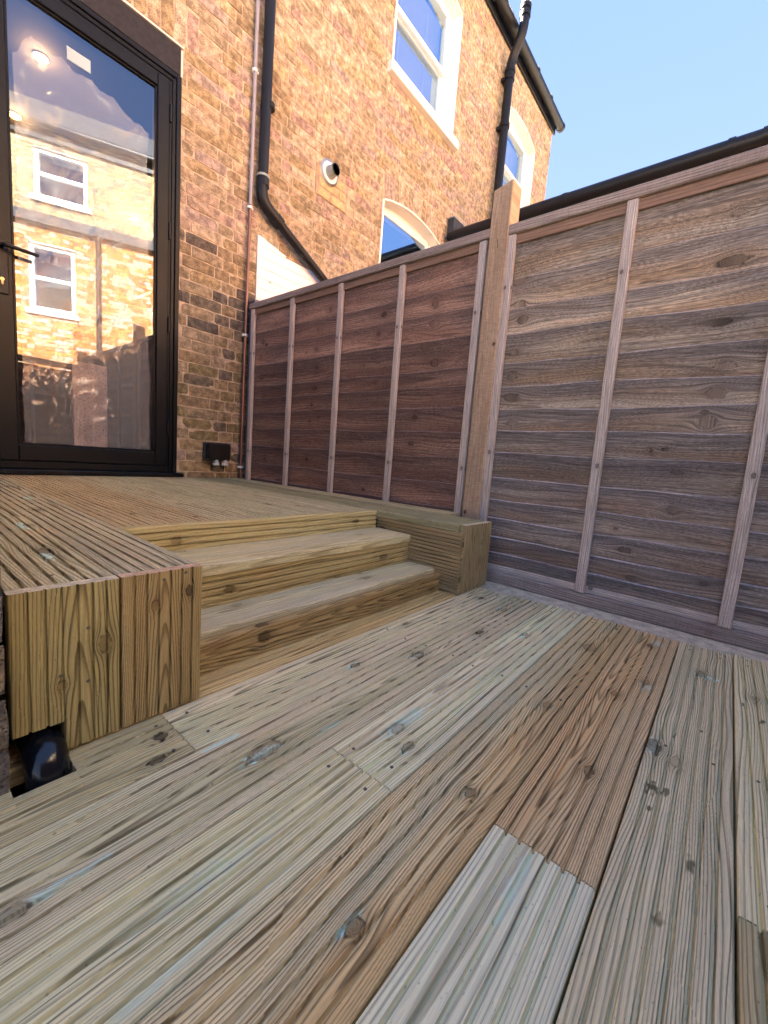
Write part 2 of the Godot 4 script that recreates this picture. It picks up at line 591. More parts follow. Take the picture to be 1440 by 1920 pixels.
# fills rows y0..y1 between s0..s1 (s along local z); cuts.call(y) gives [[a, b], ...] to leave out. Returns [centre_y, centre_s, length]
func bond(s0: float, s1: float, y0: float, y1: float, cuts: Callable, sd: int) -> Array:
	var r := RandomNumberGenerator.new()
	r.seed = sd
	var out: Array = []
	var row := 0
	var y := y0
	while y + 0.065 < y1:
		var holes: Array = cuts.call(y + 0.0325)
		var s := s0 - (0.0 if row % 2 == 0 else 0.164) - 0.03 * r.randf()
		var stretcher := row % 2 == 0
		while s < s1:
			var l := 0.215 if stretcher else 0.1025
			l += r.randf_range(-0.006, 0.006)
			var spans: Array = [[maxf(s, s0), minf(s + l, s1)]]
			for hcut in holes:
				var next: Array = []
				for sp in spans:
					if hcut[1] <= sp[0] or hcut[0] >= sp[1]:
						next.append(sp)
						continue
					if hcut[0] - sp[0] > 0.02: next.append([sp[0], hcut[0]])
					if sp[1] - hcut[1] > 0.02: next.append([hcut[1], sp[1]])
				spans = next
			for sp in spans:
				if sp[1] - sp[0] > 0.022:
					out.append([y + 0.0325 + r.randf_range(-0.002, 0.002), (sp[0] + sp[1]) / 2.0, sp[1] - sp[0]])
			s += l + 0.0075
			stretcher = not stretcher
		y += 0.0735
		row += 1
	return out

# lays bricks under `house`; the `most` nearest to `eye` become parts, the rest one part of kind stuff
func lay(house: Node3D, spots: Array, local: Transform3D, tone: Callable, eye: Vector3, most: int, plain_bricks := false, sd := 5) -> void:
	var r := RandomNumberGenerator.new()
	r.seed = sd
	var list: Array = []
	for q in spots:
		var b := Basis.IDENTITY
		if q.size() > 3:
			b = Basis(Vector3.RIGHT, q[3])
		b = b * Basis.from_scale(Vector3(1, 1, q[2] / 0.213))
		b = Basis(Vector3.FORWARD, r.randf_range(-0.012, 0.012)) * Basis(Vector3.RIGHT, r.randf_range(-0.008, 0.008)) * b
		var xf := local * Transform3D(b, Vector3(r.randf_range(-0.002, 0.003), q[0], q[1]))
		list.append([xf, tone.call(q[0], q[1], r), r.randi() % brick_meshes.size()])
	list.sort_custom(func(a, b): return (a[0].origin - eye).length_squared() < (b[0].origin - eye).length_squared())
	var rest := {}
	for i in list.size():
		var e: Array = list[i]
		var me: Mesh = brick_plain if plain_bricks else brick_meshes[e[2]]
		if i < most:
			put("brick", me, M.tones[e[1]], house, e[0])
		else:
			if not rest.has(e[1]):
				rest[e[1]] = mb()
			rest[e[1]].append_from(me, 0, e[0])
	if rest.is_empty():
		return
	var all := ArrayMesh.new()
	var keys := rest.keys()
	keys.sort()
	for k in keys:
		rest[k].commit(all)
		all.surface_set_material(all.get_surface_count() - 1, M.tones[k])
	var o := put("brickwork", all, null, house)
	o.set_meta("kind", "stuff")

# the mortar face behind the bricks, row by row, with the openings left out
func mortar(s0: float, s1: float, y0: float, y1: float, cuts: Callable, x := -0.0048) -> Mesh:
	var st := mb()
	var y := y0
	while y < y1 - 1e-4:
		var ye := minf(y + 0.03675, y1)
		var edges: Array = [s0]
		var holes: Array = cuts.call((y + ye) / 2.0)
		holes.sort_custom(func(a, b): return a[0] < b[0])
		for q in holes:
			edges.append(clampf(q[0], s0, s1)); edges.append(clampf(q[1], s0, s1))
		edges.append(s1)
		for i in range(0, edges.size(), 2):
			if edges[i + 1] - edges[i] > 0.001:
				quad(st, Vector3(x, y, edges[i]), Vector3(x, y, edges[i + 1]), Vector3(x, ye, edges[i + 1]), Vector3(x, ye, edges[i]), Vector3.RIGHT)
		y = ye
	return st.commit()

# ------------------------------------------------------------------ scene
func _ready() -> void:
	var cam := Camera3D.new()
	cam.name = "camera"
	cam.fov = 101.75
	cam.near = 0.02
	cam.far = 400.0
	var fw := Vector3(-0.62903445, -0.1244885, -0.76734495)
	var rt := Vector3(0.76513233, 0.07536431, -0.63944721)
	var up := Vector3(-0.13743425, 0.98935476, -0.04784343)
	cam.transform = Transform3D(Basis(rt, up, -fw), Vector3(2.8956, 0.4936, 1.7877))
	add_child(cam)

	var env := Environment.new()
	var sky_mat := ProceduralSkyMaterial.new()
	sky_mat.sky_top_color = rgb(84, 111, 165)
	sky_mat.sky_horizon_color = rgb(127, 143, 173)
	sky_mat.sky_curve = 0.3
	sky_mat.ground_bottom_color = rgb(120, 112, 104)
	sky_mat.ground_horizon_color = rgb(176, 190, 205)
	sky_mat.sky_energy_multiplier = 0.345
	var sky := Sky.new()
	sky.sky_material = sky_mat
	env.background_mode = Environment.BG_SKY
	env.sky = sky
	env.tonemap_mode = Environment.TONE_MAPPER_LINEAR
	env.tonemap_exposure = 35.0
	env.sdfgi_enabled = true
	env.ssao_enabled = true
	env.ssil_enabled = true
	var we := WorldEnvironment.new()
	we.name = "world"
	we.environment = env
	add_child(we)

	var sun := DirectionalLight3D.new()
	sun.name = "sun"
	sun.light_energy = 1.22
	sun.light_color = rgb(255, 240, 220)
	sun.light_angular_distance = 0.5
	sun.shadow_enabled = true
	var to_sun := Vector3(-0.70, 0.66, 0.27).normalized()
	sun.basis = Basis.looking_at(-to_sun, Vector3.UP)
	add_child(sun)

	make_materials()
	make_bricks()
	ground()
	neighbour_house()
	rear_house()
	rear_wing()
	extension()
	opposite_house()
	fences()
	raised_deck()
	lower_deck()
	pipes()
	fittings()
	finish_wood()

func ground() -> void:
	var g := put("ground", box(Vector3(-60, -0.4, -60), Vector3(60, -0.10, 60), 0.0), M.soil, self)
	g.set_meta("kind", "structure")
	var st := mb()
	add_box(st, Vector3(2.0, -0.12, -0.03), Vector3(3.9, -0.022, 0.27), 0.004)
	var c := put("concrete_path", st.commit(), M.concrete, self)
	c.set_meta("kind", "structure")

func arch_half(y: float, spring: float, crown: float, hw: float) -> float:
	if y <= spring: return hw
	if y >= crown: return 0.0
	return hw * sqrt(1.0 - (y - spring) / (crown - spring))

# openings in the neighbour's wall: z low, z high, sill, spring, crown
const OPEN := [[-2.42, -1.385, 4.055, 5.26, 5.36], [-2.365, -1.395, 1.75, 2.94, 3.025], [-4.60, -3.61, 4.055, 5.155, 5.25]]

func cuts_at(y: float, grow: float) -> Array:
	var out: Array = []
	for o in OPEN:
		var c: float = (o[0] + o[1]) / 2.0
		var hw: float = (o[1] - o[0]) / 2.0
		var w := 0.0
		if y > o[2] - 0.01:
			if y <= o[3]: w = hw
			else: w = arch_half(y, o[3], o[4], hw)
			if grow > 0.0 and y > o[3]:
				if y < o[3] + 0.215: w = hw + 0.035
				elif y < o[4] + 0.222: w = (hw + 0.035) * sqrt(maxf(0.0, 1.0 - (y - o[3] - 0.215) / (o[4] - o[3] + 0.007)))
				else: w = 0.0
		if w > 0.0:
			out.append([c - w, c + w])
	return out

func neighbour_house() -> void:
	var h := thing("neighbour_house", "yellow stock brick terrace house with white arched sash windows beyond the fence", "house")
	put("mortar", mortar(-5.18, -0.05, 0.0, 5.9, func(y): return cuts_at(y, 0.0)), M.mortar_tan, h)
	# the body behind the wall face
	put("wall", box(Vector3(-8.0, 0.0, -5.17), Vector3(-0.9, 5.9, -0.05), 0.0), M.dark_room, h)
	var ends := mb()
	add_box(ends, Vector3(-0.9, 0.0, -5.18), Vector3(-0.005, 5.9, -5.08), 0.0)
	add_box(ends, Vector3(-0.9, 0.0, -0.15), Vector3(-0.02, 5.9, -0.06), 0.0)
	add_box(ends, Vector3(-0.9, 5.8, -5.08), Vector3(-0.02, 5.9, -0.15), 0.0)
	put("wall", ends.commit(), M.mortar_tan, h)
	var spots := bond(-5.18, -0.055, 1.2, 5.9, func(y): return cuts_at(y, 1.0), 41)
	for o in OPEN:
		var c: float = (o[0] + o[1]) / 2.0
		var hw: float = (o[1] - o[0]) / 2.0
		var n := int(round(2.0 * hw / 0.0745))
		for i in n:
			var s: float = -hw + 2.0 * hw * (i + 0.5) / n
			var y: float = o[3] + (o[4] - o[3]) * (1.0 - (s / hw) * (s / hw)) + 0.112
			spots.append([y, c + s * 1.02, 0.21, PI / 2 + 0.16 * s / hw])
	# the patch of newer bricks round the flue takes the place of the old ones
	var keep: Array = []
	for q in spots:
		if q[0] > 2.585 and q[0] < 2.80 and q[1] - q[2] / 2.0 < -0.575 and q[1] + q[2] / 2.0 > -0.905:
			continue
		keep.append(q)
	lay(h, keep, Transform3D.IDENTITY, tone_neighbour, Vector3(1.2, 2.4, -0.2), 300, false, 8)
	var pst := mb()
	add_box(pst, Vector3(-0.004, 2.585, -0.915), Vector3(0.0015, 2.81, -0.56), 0.0)
	put("patch_mortar", pst.commit(), M.mortar_new, h)
	for q in [[2.62, -0.65, 0.13], [2.62, -0.81, 0.165], [2.695, -0.70, 0.215], [2.695, -0.855, 0.07], [2.77, -0.62, 0.09], [2.77, -0.82, 0.12]]:
		put("brick", box(Vector3(0, -0.031, -q[2] / 2.0), Vector3(0.006, 0.031, q[2] / 2.0), 0.002), M.brick_new, h, Transform3D(Basis.IDENTITY, Vector3(0, q[0], q[1])))
	# white painted courses low down beside the party line
	var back := mb()
	for row in 8:
		var y0 := 1.47 + row * 0.0735
		var y1 := y0 + 0.0648
		var z1 := -0.88
		var st := mb()
		var ytop0 := y1
		if y0 > 1.95: z1 = -0.30
		if row < 7: add_box(back, Vector3(-0.004, y0, z1), Vector3(0.0035, y0 + 0.0735, -0.052), 0.0)
		var n := 14
		for i in n:
			var za := lerpf(-0.05, z1, float(i) / n)
			var zb := lerpf(-0.05, z1, float(i + 1) / n)
			var ta := minf(y1, 2.065 - 0.22 * pow(-za, 1.0) + 0.0)
			var tb := minf(y1, 2.065 - 0.22 * pow(-zb, 1.0) + 0.0)
			if ta <= y0 + 0.004 or tb <= y0 + 0.004: continue
			var xa := 0.0095 + 0.0012 * sin(za * 61.0 + row)
			var xb := 0.0095 + 0.0012 * sin(zb * 61.0 + row)
			quad(st, Vector3(xa, y0, za), Vector3(xb, y0, zb), Vector3(xb, tb - 0.003, zb), Vector3(xa, ta - 0.003, za), Vector3.RIGHT)
			quad(st, Vector3(xa, ta - 0.003, za), Vector3(xb, tb - 0.003, zb), Vector3(0.002, tb, zb), Vector3(0.002, ta, za), Vector3(0.3, 1, 0))
			quad(st, Vector3(xa, y0, za), Vector3(xb, y0, zb), Vector3(0.002, y0 - 0.002, zb), Vector3(0.002, y0 - 0.002, za), Vector3(0.3, -1, 0))
		quad(st, Vector3(0.0, y0, -0.05), Vector3(0.0095, y0, -0.05), Vector3(0.0095, y1, -0.05), Vector3(0.0, y1, -0.05), Vector3(0, 0, 1))
		put("painted_course", st.commit(), M.white_paint, h)
	put("paint", back.commit(), M.white_paint, h)
	sash(h, OPEN[0], true)
	sash(h, OPEN[1], false)
	sash(h, OPEN[2], true)
	eaves(h, -5.19, -0.06)
	# gutter along the eaves
	var g := sub("gutter", h)
	put("gutter_run", tube([Vector3(0.10, 5.835, -0.05), Vector3(0.10, 5.815, -5.22)], 0.06, 20), M.black_plastic, g)
	for z in [-0.9, -3.05, -4.1, -4.62]:
		put("gutter_joint", tube([Vector3(0.10, 5.83, z), Vector3(0.10, 5.83, z - 0.05)], 0.066, 20), M.black_plastic, g)
	put("gutter_end", tube([Vector3(0.10, 5.815, -5.20), Vector3(0.10, 5.815, -5.25)], 0.066, 20), M.black_plastic, g)
	put("fascia", box(Vector3(0.008, 5.72, -5.21), Vector3(0.032, 5.9, -0.06), 0.003), M.black_plastic, g)

func eaves(h: Node3D, z0: float, z1: float) -> void:
	var st := mb()
	var p := [Vector3(0.06, 5.905, 0), Vector3(-4.0, 8.5, 0), Vector3(-8.1, 5.905, 0)]
	var a := Vector3(0, 0, z0)
	var b := Vector3(0, 0, z1)
	quad(st, p[0] + a, p[0] + b, p[1] + b, p[1] + a, Vector3(1, 1, 0))
	quad(st, p[2] + a, p[2] + b, p[1] + b, p[1] + a, Vector3(-1, 1, 0))
	quad(st, p[0] + a, p[0] + b, p[2] + b, p[2] + a, Vector3.DOWN)
	for e in [a, b]:
		tri(st, p[0] + e, p[1] + e, p[2] + e, Vector3(0, 0, -1 if e == a else 1))
	put("roof", st.commit(), M.slate, h)

func tone_neighbour(y: float, z: float, r: RandomNumberGenerator) -> int:
	var k := r.randf()
	if z > -0.26 and y < 3.4 and k < 0.4: return [7, 12, 15, 7][r.randi() % 4]
	if z < -0.4 and z > -0.85 and y > 2.1 and y < 2.6 and k < 0.3: return [12, 7, 15][r.randi() % 3]
	if z < -1.3 and z > -2.6 and y > 3.35 and y < 3.93 and k < 0.55: return [6, 15, 3, 7][r.randi() % 4]
	if k < 0.045: return 7
	if k < 0.06: return 12
	if k < 0.09: return 15
	if k < 0.12: return 8
	return [0, 0, 1, 1, 2, 3, 4, 4, 5, 6, 9, 1][r.randi() % 12]

func tone_own(y: float, z: float, r: RandomNumberGenerator) -> int:
	var k := r.randf()
	if y > 1.85: return 7 if k < 0.08 else (15 if k < 0.2 else (12 if k < 0.27 else [0, 2, 3, 4, 5, 6, 9, 1][r.randi() % 8]))
	if y > 1.25: return [10, 11, 12, 14, 15, 10, 7, 12][r.randi() % 8]
	return [12, 13, 15, 7, 9, 12, 13, 10, 6][r.randi() % 9]

# a white box-sash window: reveal, frame, two panes with a meeting rail, blind behind
func sash(h: Node3D, o: Array, blind: bool) -> void:
	var w := sub("sash_window", h)
	var z0: float = o[0]
	var z1: float = o[1]
	var ys: float = o[2]
	var sp: float = o[3]
	var cr: float = o[4]
	var c := (z0 + z1) / 2.0
	var hw := (z1 - z0) / 2.0
	var D := 0.20
	# painted reveals left and right, and the soffit of the arch
	put("reveal", box(Vector3(-D, ys, z0 - 0.02), Vector3(0.004, sp, z0 + 0.003), 0.001), M.reveal, w)
	put("reveal", box(Vector3(-D, ys, z1 - 0.003), Vector3(0.004, sp, z1 + 0.02), 0.001), M.reveal, w)
	var st := mb()
	var n := 14
	for i in n:
		var sa := -hw + 2.0 * hw * i / n
		var sb := -hw + 2.0 * hw * (i + 1) / n
		var ya := sp + (cr - sp) * (1.0 - (sa / hw) * (sa / hw))
		var yb := sp + (cr - sp) * (1.0 - (sb / hw) * (sb / hw))
		quad(st, Vector3(0.005, ya - 0.003, c + sa), Vector3(0.005, yb - 0.003, c + sb), Vector3(-D, yb - 0.003, c + sb), Vector3(-D, ya - 0.003, c + sa), Vector3.DOWN)
		quad(st, Vector3(0.005, ya - 0.003, c + sa), Vector3(0.005, yb - 0.003, c + sb), Vector3(0.005, yb + 0.012, c + sb), Vector3(0.005, ya + 0.012, c + sa), Vector3.RIGHT)
	put("soffit", st.commit(), M.reveal, w)
	# head board up to the arch, then the frame
	var hd := mb()
	for i in n:
		var sa := -hw + 2.0 * hw * i / n
		var sb := -hw + 2.0 * hw * (i + 1) / n
		var ya := sp + (cr - sp) * (1.0 - (sa / hw) * (sa / hw))
		var yb := sp + (cr - sp) * (1.0 - (sb / hw) * (sb / hw))
		quad(hd, Vector3(-0.125, sp - 0.03, c + sa), Vector3(-0.125, sp - 0.03, c + sb), Vector3(-0.125, yb, c + sb), Vector3(-0.125, ya, c + sa), Vector3.RIGHT)
	put("head_board", hd.commit(), M.white_gloss, w)
	var fr := mb()
	var b := 0.062
	add_box(fr, Vector3(-0.19, ys, z0 + 0.003), Vector3(-0.10, sp, z0 + b), 0.004)
	add_box(fr, Vector3(-0.19, ys, z1 - b), Vector3(-0.10, sp, z1 - 0.003), 0.004)
	add_box(fr, Vector3(-0.19, sp - 0.035, z0 + b), Vector3(-0.112, sp + 0.03, z1 - b), 0.004)
	put("frame", fr.commit(), M.white_gloss, w)
	var mid := ys + (sp - ys) * (0.53 if blind else 0.35)
	var lo := mb()
	var s := 0.045
	var x := -0.165
	add_box(lo, Vector3(x - 0.02, ys + 0.002, z0 + b), Vector3(x + 0.02, ys + 0.075, z1 - b), 0.004)
	add_box(lo, Vector3(x - 0.02, ys + 0.075, z0 + b), Vector3(x + 0.02, mid + 0.02, z0 + b + s), 0.004)
	add_box(lo, Vector3(x - 0.02, ys + 0.075, z1 - b - s), Vector3(x + 0.02, mid + 0.02, z1 - b), 0.004)
	add_box(lo, Vector3(x - 0.02, mid - 0.025, z0 + b + s), Vector3(x + 0.02, mid + 0.02, z1 - b - s), 0.004)
	put("lower_sash", lo.commit(), M.white_gloss, w)
	put("pane", sheet(x, ys + 0.07, mid - 0.02, z0 + b + s - 0.004, z1 - b - s + 0.004), M.pane, w)
	var us := mb()
	x = -0.122
	var yt := sp - 0.035
	add_box(us, Vector3(x - 0.02, mid - 0.022, z0 + b), Vector3(x + 0.02, mid + 0.024, z1 - b), 0.004)
	add_box(us, Vector3(x - 0.02, mid + 0.024, z0 + b), Vector3(x + 0.02, yt, z0 + b + s), 0.004)
	add_box(us, Vector3(x - 0.02, mid + 0.024, z1 - b - s), Vector3(x + 0.02, yt, z1 - b), 0.004)
	put("upper_sash", us.commit(), M.white_gloss, w)
	put("pane", sheet(x, mid + 0.02, yt + 0.003, z0 + b + s - 0.004, z1 - b - s + 0.004), M.pane, w)
	# the room behind, closed so that no light leaks through the wall
	var rm := mb()
	add_box(rm, Vector3(-0.9, ys - 0.02, z0 - 0.03), Vector3(-0.2, ys, z1 + 0.03), 0.0)
	add_box(rm, Vector3(-0.9, cr + 0.01, z0 - 0.03), Vector3(-0.2, cr + 0.03, z1 + 0.03), 0.0)
	add_box(rm, Vector3(-0.9, ys, z0 - 0.03), Vector3(-0.2, cr, z0 - 0.01), 0.0)
	add_box(rm, Vector3(-0.9, ys, z1 + 0.01), Vector3(-0.2, cr, z1 + 0.03), 0.0)
	put("room", rm.commit(), M.room, w)
	if blind:
		var bl := mb()
		var y := ys + 0.06
		while y < sp - 0.02:
			var q0 := Vector3(-0.235, y, 0)
			var q1 := Vector3(-0.218, y + 0.017, 0)
			quad(bl, q0 + Vector3(0, 0, z0 + b), q0 + Vector3(0, 0, z1 - b), q1 + Vector3(0, 0, z1 - b), q1 + Vector3(0, 0, z0 + b), Vector3(1, -1, 0))
			y += 0.025
		for zz in [lerpf(z0, z1, 0.30), lerpf(z0, z1, 0.72)]:
			add_box(bl, Vector3(-0.217, ys + 0.05, zz - 0.012), Vector3(-0.216, sp - 0.1, zz + 0.012), 0.0)
		var bo := put("blind", bl.commit(), M.blind, w)
		bo.set_meta("kind", "stuff")
	put("sill", box(Vector3(-0.2, ys - 0.092, z0 - 0.075), Vector3(0.062, ys - 0.002, z1 + 0.075), 0.006), M.sill, w)

func sheet(x: float, y0: float, y1: float, z0: float, z1: float) -> Mesh:
	var st := mb()
	quad(st, Vector3(x, y0, z0), Vector3(x, y1, z0), Vector3(x, y1, z1), Vector3(x, y0, z1), Vector3.RIGHT)
	return st.commit()

const DZ0 := 0.503
const DZ1 := 1.47

func rear_house() -> void:
	var h := thing("rear_house", "brown stock brick rear wall with black framed glazed door onto the deck", "house")
	var cut := func(y: float) -> Array:
		return [[DZ0, DZ1]] if y < 2.868 else []
	put("mortar", mortar(-0.05, 3.0, 0.0, 5.9, cut), M.mortar_grey, h)
	put("wall", box(Vector3(-8.0, 0.0, -0.04), Vector3(-4.1, 5.9, 6.0), 0.0), M.dark_room, h)
	var ends := mb()
	add_box(ends, Vector3(-4.1, 2.75, -0.04), Vector3(-0.02, 5.9, 6.0), 0.0)
	add_box(ends, Vector3(-4.1, 0.0, -0.045), Vector3(-0.02, 2.75, 0.0), 0.0)
	add_box(ends, Vector3(-4.1, 0.0, 2.4), Vector3(-0.02, 2.75, 6.0), 0.0)
	put("wall", ends.commit(), M.dark_room, h)
	var back := mb()
	add_box(back, Vector3(-0.22, 0.0, 0.0), Vector3(-0.02, 2.75, DZ0 - 0.001), 0.0)
	add_box(back, Vector3(-0.22, 0.0, DZ1 + 0.001), Vector3(-0.02, 2.75, 2.4), 0.0)
	put("wall", back.commit(), M.dark_room, h)
	# soldiers over the lintel sit in the course band y 2.87 - 3.09
	var cut2 := func(y: float) -> Array:
		if y < 2.868: return [[DZ0, DZ1]]
		if y < 3.095: return [[0.40, 1.58]]
		return []
	var spots := bond(-0.05, 3.0, 0.02, 5.9, cut2, 77)
	for i in 16:
		spots.append([2.98, 0.44 + i * 0.0745, 0.212, PI / 2])
	lay(h, spots, Transform3D.IDENTITY, tone_own, Vector3(0.0, 1.9, 0.2), 300, false, 9)
	eaves(h, -0.058, 6.0)
	# the room behind the glass
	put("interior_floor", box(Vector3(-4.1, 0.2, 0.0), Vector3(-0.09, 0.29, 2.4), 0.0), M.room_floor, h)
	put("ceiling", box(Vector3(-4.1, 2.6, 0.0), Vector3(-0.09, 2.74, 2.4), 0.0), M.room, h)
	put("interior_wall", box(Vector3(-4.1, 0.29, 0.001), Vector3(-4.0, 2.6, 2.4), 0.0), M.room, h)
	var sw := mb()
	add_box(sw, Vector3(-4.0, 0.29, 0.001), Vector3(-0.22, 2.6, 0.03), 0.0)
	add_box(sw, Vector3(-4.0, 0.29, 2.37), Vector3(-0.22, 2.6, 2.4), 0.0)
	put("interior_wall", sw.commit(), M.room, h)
	# lintel cover over the door
	put("lintel", box(Vector3(-0.1, 2.700, 0.512), Vector3(0.004, 2.848, DZ1 + 0.03), 0.002), M.lintel, h)
	put("lintel_flashing", box(Vector3(-0.1, 2.8485, 0.498), Vector3(0.012, 2.8595, DZ1 + 0.03), 0.001), M.trim, h)
	put("packing", box(Vector3(-0.1, 2.70, 0.498), Vector3(0.0, 2.846, 0.510), 0.001), M.trim, h)
	# the door
	var d := sub("glazed_door", h)
	var fr := mb()
	add_box(fr, Vector3(-0.09, 0.30, DZ0 + 0.002), Vector3(0.004, 2.698, DZ0 + 0.030), 0.003)
	add_box(fr, Vector3(-0.09, 0.30, DZ0 + 0.030), Vector3(-0.006, 2.672, DZ0 + 0.052), 0.003)
	add_box(fr, Vector3(-0.09, 0.30, DZ0 + 0.052), Vector3(-0.012, 2.650, DZ0 + 0.066), 0.002)
	add_box(fr, Vector3(-0.09, 0.30, 1.405), Vector3(0.004, 2.698, DZ1 - 0.002), 0.003)
	add_box(fr, Vector3(-0.09, 2.672, DZ0 + 0.030), Vector3(0.004, 2.698, 1.405), 0.003)
	add_box(fr, Vector3(-0.09, 2.650, DZ0 + 0.052), Vector3(-0.006, 2.672, 1.405), 0.003)
	add_box(fr, Vector3(-0.09, 2.636, DZ0 + 0.066), Vector3(-0.012, 2.650, 1.405), 0.002)
	put("frame", fr.commit(), M.black_frame, d)
	var lf := mb()
	add_box(lf, Vector3(-0.085, 0.345, 0.572), Vector3(0.0, 2.634, 0.640), 0.004)
	add_box(lf, Vector3(-0.085, 0.345, 1.318), Vector3(0.0, 2.634, 1.402), 0.004)
	add_box(lf, Vector3(-0.085, 2.568, 0.640), Vector3(0.0, 2.634, 1.318), 0.004)
	add_box(lf, Vector3(-0.085, 0.345, 0.640), Vector3(0.0, 0.428, 1.318), 0.004)
	add_box(lf, Vector3(-0.04, 0.428, 0.640), Vector3(-0.012, 2.568, 0.650), 0.002)
	add_box(lf, Vector3(-0.04, 0.428, 1.308), Vector3(-0.012, 2.568, 1.318), 0.002)
	add_box(lf, Vector3(-0.04, 2.558, 0.650), Vector3(-0.012, 2.568, 1.308), 0.002)
	add_box(lf, Vector3(-0.04, 0.428, 0.650), Vector3(-0.012, 0.440, 1.308), 0.002)
	put("door_leaf", lf.commit(), M.black_frame, d)
	put("pane", sheet(-0.022, 0.435, 2.562, 0.645, 1.313), M.glass, d)
	put("bottom_rail", box(Vector3(-0.09, 0.302, DZ0 + 0.066), Vector3(-0.004, 0.343, 1.405), 0.004), M.black_frame, d)
	put("threshold", box(Vector3(-0.09, 0.274, 0.478), Vector3(0.055, 0.300, DZ1 + 0.05), 0.005), M.black_frame, d)
	for y in [2.46, 1.80, 1.24, 0.60]:
		put("hinge", box(Vector3(-0.006, y - 0.05, 0.562), Vector3(0.012, y + 0.05, 0.574), 0.003), M.black_plastic, d)
	put("handle_plate", box(Vector3(0.0005, 1.165, 1.336), Vector3(0.010, 1.42, 1.388), 0.004), M.black_plastic, d)
	var lv := mb()
	add_tube(lv, [Vector3(0.008, 1.384, 1.362), Vector3(0.03, 1.384, 1.362)] + bend(Vector3(0.03, 1.384, 1.362), Vector3(0.052, 1.384, 1.362), Vector3(0.052, 1.384, 1.30), 0.018) + [Vector3(0.050, 1.384, 1.27), Vector3(0.046, 1.383, 1.226)], 0.0095, 12)
	put("handle", lv.commit(), M.black_plastic, d)
	var key := mb()
	add_tube(key, [Vector3(0.008, 1.232, 1.362), Vector3(0.016, 1.232, 1.362)], 0.0085, 14)
	add_box(key, Vector3(0.008, 1.207, 1.357), Vector3(0.0155, 1.228, 1.367), 0.002)
	put("lock_cylinder", key.commit(), M.brass, d)
	put("label", box(Vector3(-0.0212, 2.412, 0.972), Vector3(-0.0202, 2.472, 1.075), 0.0), M.paper, d)
	put("protective_film", film_mesh(), M.film, d)
	# a length of board leaning inside
	put("leaning_board", box(Vector3(-0.52, 0.29, 0.76), Vector3(-0.50, 0.98, 0.955), 0.001), M.card, h)

# crinkled protective film stuck on the glass
func film_mesh() -> Mesh:
	var st := mb()
	var nz := FastNoiseLite.new()
	nz.seed = 4
	nz.frequency = 1.0
	nz.fractal_octaves = 3
	var rd := FastNoiseLite.new()
	rd.seed = 9
	rd.frequency = 1.0
	rd.fractal_type = FastNoiseLite.FRACTAL_RIDGED
	rd.fractal_octaves = 3
	var nu := 90
	var nv := 220
	var grid: Array = []
	for j in nv + 1:
		for i in nu + 1:
			var s := float(i) / nu
			var t := float(j) / nv
			var left := 1.298 - 0.012 * (0.5 + nz.get_noise_2d(t * 6.0, 3.0))
			var right := 0.668 + 0.018 * nz.get_noise_2d(t * 5.0, 8.0) + 0.02 * t
			var top := 2.395 - 0.10 * pow(absf(s - 0.18) * 1.25, 1.6) - 0.03 * nz.get_noise_2d(s * 9.0, 1.0) - 0.10 * smoothstep(0.12, 0.0, s)
			var z := lerpf(left, right, s)
			var y := lerpf(0.442, top, t)
			var wr := rd.get_noise_2d(z * 9.0 + 0.8 * nz.get_noise_2d(z * 4.0, y * 3.0), y * 2.4)
			var crease := pow(clampf(wr, 0.0, 1.0), 2.0)
			var flat := smoothstep(-0.25, 0.35, nz.get_noise_2d(z * 2.5 + 7.0, y * 1.8))
			grid.append(Vector3(-0.0185 + 0.011 * crease * flat + 0.0006 * nz.get_noise_2d(z * 14.0, y * 9.0), y, z))
	var P := func(i: int, j: int) -> Vector3:
		return grid[clampi(j, 0, nv) * (nu + 1) + clampi(i, 0, nu)]
	for j in nv:
		for i in nu:
			for q in [[i, j], [i, j + 1], [i + 1, j + 1], [i, j], [i + 1, j + 1], [i + 1, j]]:
				var n: Vector3 = (P.call(q[0], q[1] + 1) - P.call(q[0], q[1] - 1)).cross(P.call(q[0] - 1, q[1]) - P.call(q[0] + 1, q[1])).normalized()
				if n.x < 0.0: n = -n
				st.set_normal(n)
				st.add_vertex(P.call(q[0], q[1]))
	return st.commit()

func rear_wing() -> void:
	var h := thing("brick_wing", "dark sooty brick wall corner at the left edge beside the raised deck", "wall")
	put("wall", box(Vector3(0.0, -0.1, 1.705), Vector3(2.184, 1.78, 4.6), 0.0), M.mortar_dark, h)  # unseen height kept low to let more sky light onto the deck
	var none := func(_y: float) -> Array: return []
	var tone := func(_y: float, _z: float, r: RandomNumberGenerator) -> int: return [10, 11, 14, 12, 10, 14, 15][r.randi() % 7]
	lay(h, bond(1.694, 2.9, -0.08, 1.76, none, 5), Transform3D(Basis.IDENTITY, Vector3(2.19, 0, 0)), tone, Vector3(2.2, 0.5, 1.7), 110, false, 31)
	# the return face towards the deck: local x -> -z, z -> x
	var turn := Transform3D(Basis(Vector3(0, 0, -1), Vector3.UP, Vector3(1, 0, 0)), Vector3(0, 0, 1.70))
	put("coping", box(Vector3(0.0, 1.781, 1.66), Vector3(2.23, 1.84, 4.6), 0.008), M.concrete, h)
	lay(h, bond(0.02, 2.185, -0.08, 1.76, none, 6), turn, tone, Vector3(2.2, 0.6, 1.7), 60, false, 32)

